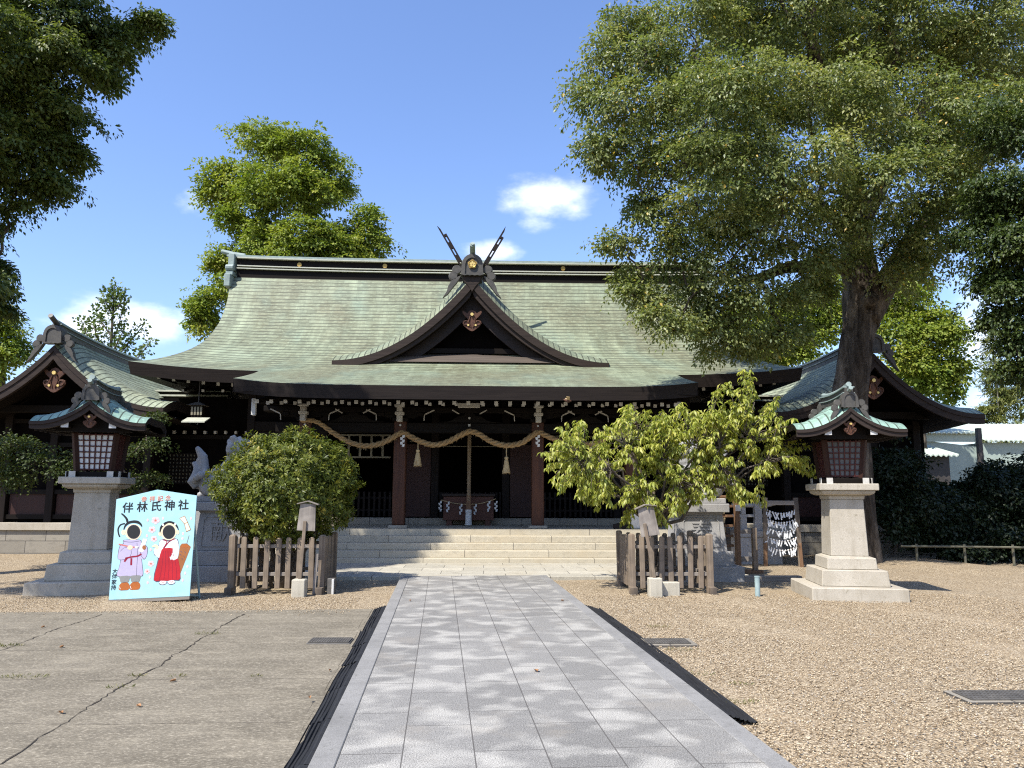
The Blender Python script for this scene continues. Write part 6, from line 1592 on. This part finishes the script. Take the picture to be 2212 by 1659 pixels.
# ---- dark hedge plants on the right, maple behind the left lantern
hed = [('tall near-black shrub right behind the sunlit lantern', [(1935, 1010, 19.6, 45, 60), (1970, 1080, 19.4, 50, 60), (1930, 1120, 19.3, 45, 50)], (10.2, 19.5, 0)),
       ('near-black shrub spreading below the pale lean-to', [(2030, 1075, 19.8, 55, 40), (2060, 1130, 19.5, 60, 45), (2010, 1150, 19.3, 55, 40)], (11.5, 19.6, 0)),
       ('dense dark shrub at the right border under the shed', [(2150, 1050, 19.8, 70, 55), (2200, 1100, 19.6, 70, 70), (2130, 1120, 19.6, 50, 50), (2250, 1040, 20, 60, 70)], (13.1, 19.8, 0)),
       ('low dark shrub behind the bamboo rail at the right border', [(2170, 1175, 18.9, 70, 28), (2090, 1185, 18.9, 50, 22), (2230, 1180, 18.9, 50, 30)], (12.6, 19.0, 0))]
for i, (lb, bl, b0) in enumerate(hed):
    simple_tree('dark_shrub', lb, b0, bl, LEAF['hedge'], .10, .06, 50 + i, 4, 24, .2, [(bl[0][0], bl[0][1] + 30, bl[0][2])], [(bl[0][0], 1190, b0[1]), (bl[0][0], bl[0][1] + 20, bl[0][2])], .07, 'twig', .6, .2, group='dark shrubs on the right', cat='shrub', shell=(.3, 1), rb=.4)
simple_tree('maple_tree', 'small green maple in front of the left wing, spreading on both sides of the lantern', (-8.6, 17.2, 0),
    [(30, 960, 16.8, 60, 40), (95, 985, 16.6, 50, 35), (40, 1030, 16.6, 70, 35), (110, 1020, 16.5, 40, 30), (310, 915, 17, 26, 20), (320, 955, 16.8, 40, 18), (290, 975, 16.6, 40, 22), (270, 1040, 16.6, 50, 18), (320, 1030, 16.8, 40, 14), (200, 1000, 17, 60, 40), (335, 900, 17, 14, 12), (-30, 1000, 16.6, 50, 50)],
    LEAF['maple'], .06, .042, 61, 3.2, 24, .24, [(160, 1030, 17.1), (60, 1010, 17), (260, 990, 17)], [(170, 1120, 17.2), (165, 1050, 17.1)], .07, 'twig', .3, .25, tw=.9, shell=(.2, 1), rb=.5, nsp=6)
# ---- sparse young tree against the clouds
def build_young_tree():
    rng = np.random.default_rng(71); Y = 28.0; b = at(243, 1060, Y); B = np.array((float(b[0]), Y, 0)); root = thing('young_tree', 'sparse young tree with upright leafy branches behind the left wing roof', 'tree', tuple(B))
    f = lambda a: [(x * .289 / 1.1573, (600 + y * .289) / 1.1573) for x, y in a]
    br = [[(955, 1500), (960, 950), (972, 700), (985, 520), (992, 390)], [(960, 830), (900, 740), (850, 660), (828, 592)], [(968, 640), (925, 560), (905, 525)], [(972, 640), (1030, 570), (1085, 525)], [(985, 520), (950, 480), (928, 455)], [(985, 510), (1030, 475), (1050, 460)],
          [(958, 1000), (860, 880), (820, 780), (805, 720)], [(955, 1050), (780, 870), (735, 780), (705, 705)], [(962, 880), (1020, 760), (1050, 640)], [(960, 1010), (1100, 900), (1190, 800), (1258, 715)], [(965, 990), (1040, 840), (1075, 770)], [(960, 1100), (1150, 1050), (1240, 960), (1300, 885)], [(958, 1030), (1060, 960), (1110, 900)], [(955, 1080), (850, 980), (800, 900)]]
    m = MB(); P, D, N_ = [], [], []
    for i, q in enumerate(br):
        w = [np.array(at(u, v, Y + (0 if i == 0 else rng.uniform(-.8, .8) * j / len(q)))) - B for j, (u, v) in enumerate(f(q))]
        s = smooth_poly([tuple(x) for x in w], 6, False); m.tube(s, list(np.linspace(.07 if i == 0 else .035, .012, len(s))), 6)
        for k in range(3 if i == 0 else 2, len(s)):
            if i == 0 and k < 12: continue
            n = 9; c = np.array(s[k]); o = rng.normal(size=(n, 3)) * (.10, .10, .10); P.append(c + o); D.append(o + rng.normal(size=(n, 3)) * .1 + (0, 0, .05)); N_.append(np.array((0, 0, .7)) + rng.normal(size=(n, 3)) * .6)
    m.tube([(0, 0, -.1), tuple(np.array(at(*f([(955, 1500)])[0], Y)) - B)], [.12, .08], 8)
    m.build('trunk', M['twig'], root); P, D, N_ = map(np.concatenate, (P, D, N_)); s = rng.uniform(.7, 1.2, len(P))
    leaf_mesh('crown', P, D, N_, .14 * s, .10 * s, LEAF['ginkgo'], root, rng.random(len(P)))
build_young_tree()
# ---- bamboo at the far right
def build_bamboo():
    rng = np.random.default_rng(81)
    for i, (u0, tipu, tipv, Y) in enumerate(((2165, 2150, 715, 40.5), (2190, 2135, 800, 41.5), (2150, 2180, 840, 41), (2205, 2215, 790, 40), (2130, 2128, 880, 41))):
        b = at(u0, 1000, Y); B = np.array((float(b[0]), Y, 0)); t = np.array(at(tipu, tipv, Y)) - B
        root = thing('bamboo', ('tall arching bamboo plume rising by the right border', 'bamboo stem leaning left above the pale sheds', 'short leafy bamboo before the sheds at right', 'bamboo stem at the picture edge under the dark tree', 'lowest bushy bamboo above the shed roof')[i], 'bamboo', tuple(B), 0, 'bamboo stems behind the sheds')
        q = smooth_poly([(0, 0, 0), tuple(t * (.15, .15, .5)), tuple(t * (.5, .5, .85)), tuple(t)], 8, False); m = MB(); m.tube(q, list(np.linspace(.05, .01, len(q))), 7); m.build('stem', M['bamboo'], root)
        P, D, N_ = [], [], []
        for k in range(8, len(q)):
            for s in range(7):
                c = np.array(q[k]); d = unit(rng.normal(size=3) * (1, 1, .25)); L_ = rng.uniform(.45, 1.2) * (1.15 - .5 * (k - 8) / (len(q) - 8)); n = 22
                tt = rng.random((n, 1)); p = c + d * L_ * tt + np.array((0, 0, -.35)) * L_ * tt ** 2 + rng.normal(size=(n, 3)) * .05; P.append(p); dd = d + rng.normal(size=(n, 3)) * .5; dd[:, 2] -= .5; D.append(dd); N_.append(np.array((0, 0, 1)) + rng.normal(size=(n, 3)) * .4)
        P, D, N_ = map(np.concatenate, (P, D, N_)); s = rng.uniform(.7, 1.3, len(P)); leaf_mesh('foliage', P, D, N_, .26 * s, .05 * s, LEAF['bamboo'], root, rng.random(len(P)))
build_bamboo()
# ---- the clipped round bush
def build_bush():
    rng = np.random.default_rng(91); B = np.array((-3.44, 13.75, 0)); root = thing('clipped_bush', 'dense dome shaped evergreen bush inside the left picket fence', 'bush', tuple(B))
    P, D, N_, T = [], [], [], []; n = 2700; cz = 1.66
    d = unit(rng.normal(size=(n, 3))); d = d[d[:, 2] > -.93]
    lump = 1 + .035 * np.sin(9 * d[:, 1] + 5 * d[:, 2]) + .06 * np.sin(4 * np.arctan2(d[:, 1], d[:, 0]) + 1) + .05 * np.sin(7 * d[:, 2] + 6 * d[:, 0]) + .04 * np.sin(11 * d[:, 0] + 3 * d[:, 1]) + rng.normal(size=len(d)) * .03 + (rng.random(len(d)) < .05) * rng.random(len(d)) * .10
    r = np.stack([np.full(len(d), 1.14), np.full(len(d), 1.12), np.where(d[:, 2] > 0, 1.0, .98)], 1)
    c = np.array((0, 0, cz)) + d * r * lump[:, None] * rng.uniform(.86, 1.02, (len(d), 1))
    c[:, 0] *= np.where(c[:, 2] < 1.2, .80 + .2 * np.clip((c[:, 2] - .62) / .58, 0, 1), 1)
    for s, dd in zip(c, d):
        m_ = rng.integers(9, 15); ax = unit(dd + np.array((0, 0, .35)) + rng.normal(size=3) * .3); a = rng.uniform(0, 6.28, m_)
        e1 = unit(np.cross(ax, (0.3, .2, 1))); e2 = np.cross(ax, e1); out = e1 * np.cos(a)[:, None] + e2 * np.sin(a)[:, None]
        P.append(s + out * .012 + ax * rng.uniform(-.06, .03, (m_, 1))); D.append(out + ax * rng.uniform(.1, 1.0, (m_, 1))); N_.append(ax - out * .5 + rng.normal(size=(m_, 3)) * .2)
        T.append(np.clip(rng.normal(.42 + .2 * rng.normal(), .12, m_), 0, .75) if rng.random() > .012 else np.full(m_, .95))
    n2 = 9000; dd = unit(rng.normal(size=(n2, 3))); q = np.array((0, 0, cz)) + dd * (1.1, 1.0, .92) * rng.uniform(.6, .9, (n2, 1)); P.append(q); D.append(rng.normal(size=(n2, 3))); N_.append(dd + rng.normal(size=(n2, 3)) * .4); T.append(rng.random(n2) * .4)
    P, D, N_, T = map(np.concatenate, (P, D, N_, T)); s = rng.uniform(.75, 1.25, len(P))
    leaf_mesh('crown', P, D, N_, .082 * s, .026 * s, LEAF['bush'], root, T, True)
    m = MB()
    for dx, dy, r_ in ((0, 0, .07), (.12, .05, .05), (-.15, .03, .045), (.22, -.1, .04), (-.3, -.05, .035)):
        m.tube([(dx * .6, dy, -.05), (dx, dy, .4), (dx * 2.4, dy * 2, .9), (dx * 3.2, dy * 3, 1.5)], [r_, r_ * .9, r_ * .7, r_ * .4], 8)
    m.build('stems', M['twig'], root, smooth=True)
build_bush()
# ---- the cherry
def build_cherry():
    rng = np.random.default_rng(101); B = np.array((2.95, 13.65, 0)); root = thing('cherry_tree', 'small spreading cherry tree with yellow green drooping leaves inside the right picket fence', 'tree', tuple(B))
    m = MB(); fork = np.array((.02, 0, 1.05))
    m.tube([(.05, 0, -.05), (.02, .02, .4), (0, 0, .8), tuple(fork)], [.11, .09, .085, .08], 10)
    m.tube([(.03, -.12, -.05), (.10, -.08, .5), (.2, -.05, .9)], [.05, .045, .04], 8)
    # branch ends in picture units
    ends = [(1195, 965), (1190, 1000), (1215, 985), (1225, 930), (1260, 915), (1195, 1035), (1230, 1040), (1262, 1060), (1290, 925), (1330, 915), (1350, 890), (1400, 895), (1370, 930), (1420, 925), (1450, 905), (1480, 880), (1500, 900), (1530, 890), (1560, 830), (1585, 870), (1600, 840), (1625, 815), (1610, 880), (1640, 900), (1660, 880), (1680, 900), (1650, 935), (1690, 940), (1720, 915), (1735, 950), (1700, 975), (1740, 985), (1725, 1010), (1750, 1018), (1680, 1010), (1650, 1010), (1620, 985), (1600, 960), (1640, 985), (1560, 930), (1540, 900), (1520, 940), (1480, 930), (1440, 960), (1400, 960), (1350, 960), (1310, 960), (1280, 975), (1250, 990), (1300, 1000), (1340, 1010), (1280, 1030), (1310, 1050), (1350, 1050), (1290, 1080), (1330, 1090), (1380, 1080), (1370, 1030), (1410, 1000), (1420, 1040), (1450, 1010), (1470, 1040), (1500, 980), (1500, 1020), (1540, 970), (1550, 1010), (1580, 1000), (1590, 1035), (1530, 1050), (1490, 1070), (1440, 1080), (1400, 1110), (1350, 1120), (1450, 1110), (1570, 905), (1585, 930), (1460, 960), (1600, 905), (1240, 960), (1215, 955), (1430, 1120), (1480, 1095), (1660, 960), (1620, 940)]
    P, D, N_, T = [], [], [], []
    mids = []
    for i, (u, v) in enumerate([(1300, 1010), (1260, 1000), (1360, 960), (1440, 980), (1500, 960), (1560, 960), (1620, 960), (1380, 1050), (1460, 1040), (1550, 1010), (1660, 985)]):
        for dy in (-.65, -.2, -.05 + .45 * min(1, max(0, (1540 - u) / 260))):
            e = np.array(at(u + rng.uniform(-15, 15), v + rng.uniform(-15, 15), 13.65 + dy)) - B; mids.append(e); limb(m, fork, e, .036, .012, rng, 5, .12, 7, .06)
    for (u, v) in ends + [(a + rng.uniform(-35, 35), b + rng.uniform(-20, 22)) for a, b in ends if a < 1680] + [(rng.uniform(1200, 1640), rng.uniform(930, 1080)) for _ in range(50)] + [(rng.uniform(1380, 1560), rng.uniform(895, 1030)) for _ in range(55)]:
        for k in range(3):
            dy = rng.uniform(-.95, .05 + .7 * min(1, max(0, (1540 - u) / 260))); e = np.array(at(u + rng.uniform(-18, 18), v + rng.uniform(-14, 14), 13.55 + dy)) - B
            if k == 0: e = np.array(at(u, v, 13.4 + rng.uniform(-.6, .1))) - B
            j = min(range(len(mids)), key=lambda q_: np.linalg.norm(mids[q_] - e) + rng.uniform(0, .15)); st = mids[j]
            w = limb(m, st, e, .010, .003, rng, 5, .12, 4, .05)
            w = [np.array(x) for x in w]; L_ = np.linalg.norm(e - st)
            for c, cnt in [(w[-1], 9), (w[-2], 5), ((w[-1] + w[-2]) / 2, 5), (w[-3], 4)] + ([((w[-2] + w[-3]) / 2, 3)] if L_ > .5 else []):
                a = rng.uniform(0, 6.28, cnt); dirn = np.stack([np.cos(a), np.sin(a), -.55 - rng.random(cnt) * 1.0], 1) + unit(e - st) * .35
                P.append(np.repeat(c[None], cnt, 0) + rng.normal(size=(cnt, 3)) * .012); D.append(dirn); N_.append(np.array((0, 0, 1)) + rng.normal(size=(cnt, 3)) * .3 + dirn * .3); T.append(np.clip(rng.normal(.62, .2, cnt), 0, 1))
    P, D, N_, T = map(np.concatenate, (P, D, N_, T)); s = rng.uniform(.55, 1.15, len(P))
    leaf_mesh('crown', P, D, N_, .125 * s, .043 * s, LEAF['cherry'], root, T, True, .22, .22)
    m.build('trunk', M['twig'], root, smooth=True)
build_cherry()
# ---- weeds and fallen leaves
def build_small_growth():
    rng = np.random.default_rng(111)
    f = lambda x, y: gr(x * .3888 / 1.1573, (1440 + y * .3888) / 1.1573)
    g = lambda x, y: gr((1500 + x * .4792) / 1.1573, (1400 + y * .4792) / 1.1573)
    spots = [(f(40, 465), .16, 90, 'grass tuft growing from the crack at the left border'), (f(160, 668), .20, 110, 'flat dry weed in the joint at the left of the concrete'), (f(880, 660), .07, 40, 'small weed where the crack meets the joint'), (f(1335, 388), .13, 60, 'low weed beside the long crack near the gravel edge'), (f(1140, 664), .08, 34, 'tiny weed on the joint right of the crack'), (f(1650, 662), .06, 26, 'tiny dry weed on the joint near the rubber ramp'), (f(770, 735), .12, 44, 'flattened brown weed across the crack'),
             (g(310, 350), .14, 70, 'dry weed in the gravel above the right grating'), (g(480, 600), .22, 60, 'thin moss green weed along the right rubber ramp'), (g(740, 745), .12, 70, 'green weed beside the right rubber ramp end'), (g(740, 650), .10, 40, 'faint weed in gravel beside the right ramp'), (g(430, 470), .18, 70, 'weed clump just below the right grating')]
    for p, r, n, lb in spots:
        t = thing('weed', lb, 'weed', (float(p[0]), float(p[1]), .022 if p[0] < -1 else 0.0), 0, 'weeds in cracks and gravel')
        a = rng.uniform(0, 6.28, n); rad = r * np.sqrt(rng.random(n)); P = np.stack([rad * np.cos(a), rad * np.sin(a) * .45, np.zeros(n) + .002], 1); D = np.stack([np.cos(a) * .8, np.sin(a) * .8, .25 + rng.random(n) * .8], 1) + rng.normal(size=(n, 3)) * .25; D[:, 2] = np.abs(D[:, 2]); s = rng.uniform(.3, .85, n) * (.55 + .45 * rng.random(n))
        o = leaf_mesh('blades', P, D, rng.normal(size=(n, 3)) + (0, 0, .5), .055 * s, .012 * s, LEAF['grass'], t, rng.random(n))
    # loose pebbles lying on the gravel near the camera and along the edges of the paving
    n = 52000; x = rng.uniform(1.7, 8.2, n); y = 3.2 + 9.6 * rng.random(n) ** 1.25; keep = x > (PATH_O[0] + PATH_W / 2 - math.tan(PATH_ANG) * (y - PATH_O[1])) + .03; x, y = x[keep], y[keep]
    n2 = 6000; x = np.concatenate([x, rng.uniform(-9, -1.9, n2)]); y = np.concatenate([y, 11.2 + 1.3 * rng.random(n2)])
    n3 = 420; x = np.concatenate([x, rng.uniform(-7, -1.8, n3)]); y = np.concatenate([y, 10.9 - np.abs(rng.normal(size=n3)) * .14])
    n = len(x); r = rng.uniform(.0045, .0105, n); s1 = np.array([(1, 0, 0), (.2, 1, .1), (-1, .1, .1), (-.1, -1, 0), (0, .1, 1), (0, 0, -1)]); a = rng.uniform(0, 6.283, n)
    V = s1[None] * (r[:, None, None] * rng.uniform(.65, 1.35, (n, 6, 1))); V[:, :, 2] *= .7
    X = V[:, :, 0] * np.cos(a)[:, None] - V[:, :, 1] * np.sin(a)[:, None]; Y_ = V[:, :, 0] * np.sin(a)[:, None] + V[:, :, 1] * np.cos(a)[:, None]
    V = np.stack([X + x[:, None], Y_ + y[:, None], V[:, :, 2] + np.where(x < -1.7, np.where(y < 10.95, .024, .0), .0)[:, None]], 2)
    F = np.array([[0, 1, 4], [1, 2, 4], [2, 3, 4], [3, 0, 4], [1, 0, 5], [2, 1, 5], [3, 2, 5], [0, 3, 5]]); idx = (F[None] + (np.arange(n) * 6)[:, None, None]).reshape(-1)
    me = bpy.data.meshes.new('loose_pebbles'); me.vertices.add(n * 6); me.vertices.foreach_set('co', V.reshape(-1).astype(np.float32)); me.loops.add(len(idx)); me.loops.foreach_set('vertex_index', idx.astype(np.int32))
    me.polygons.add(n * 8); me.polygons.foreach_set('loop_start', (np.arange(n * 8) * 3).astype(np.int32)); me.polygons.foreach_set('loop_total', np.full(n * 8, 3, np.int32))
    at_ = me.attributes.new('tint', 'FLOAT', 'POINT'); at_.data.foreach_set('value', np.repeat(rng.random(n), 6).astype(np.float32))
    k = NT('pebbles'); q = k.N('ShaderNodeAttribute'); q.attribute_name = 'tint'
    me.materials.append(k.fin(k.ramp(q.outputs['Fac'], [(0, (.14, .10, .06)), (.3, (.28, .205, .125)), (.6, (.40, .31, .195)), (.9, (.52, .43, .30)), (1, (.30, .28, .25))]), .8, .25)); me.update(calc_edges=True)
    link('loose_pebbles', me, None, kind='stuff', label='loose tan pebbles strewn over the gravel and along the paving edge', category='gravel')
    M['dryleaf'] = mat_simple('dry_leaf', (.36, .19, .09), (.24, .12, .05), 30, .7, .1)
    gp = lambda x, y: gr((800 + x * .3888) / 1.1573, (1400 + y * .3888) / 1.1573)
    for i, (p, s, z) in enumerate([(gp(1390, 775), .075, PZ + .004), (f(1110, 698), .05, .024), (f(390, 905), .05, .024), (f(395, 475), .055, .024), (gp(580, 300), .05, PZ + .004), (gp(1560, 300), .05, PZ + .004), (f(2120, 628), .04, .024), (f(1990, 832), .035, .05), (f(275, 345), .05, .024), (f(890, 862), .04, .024)]):
        m = MB(); r = random.Random(i); A = []
        for j in range(5):
            q = j / 4; hw = s * .32 * math.sin(math.pi * min(.97, q * .9 + .08)); c = s * (q - .5); A.append([(c, -hw, .012 + .010 * math.sin(q * 3)), (c, 0, .003), (c, hw, .010 + .012 * q)])
        m.grid(A); lb = ('brown leaf lying on the path slabs, largest of the fallen leaves', 'reddish leaf on the concrete below the joint', 'curled leaf at the left of the concrete', 'curled leaf near the left border of the concrete', 'pale leaf on the far left of the path', 'pale leaf on the far right of the path', 'small red leaf on concrete by the ramp', 'tiny leaf on concrete nearest the rubber ramp', 'pale leaf on concrete far left near the gravel', 'small pale leaf on the concrete right of the crack')[i]
        m.build('fallen_leaf', M['dryleaf'], None, loc=(float(p[0]), float(p[1]), z), rot=(0, 0, r.uniform(0, 6)), label=lb, category='leaf', group='fallen leaves')
build_small_growth()
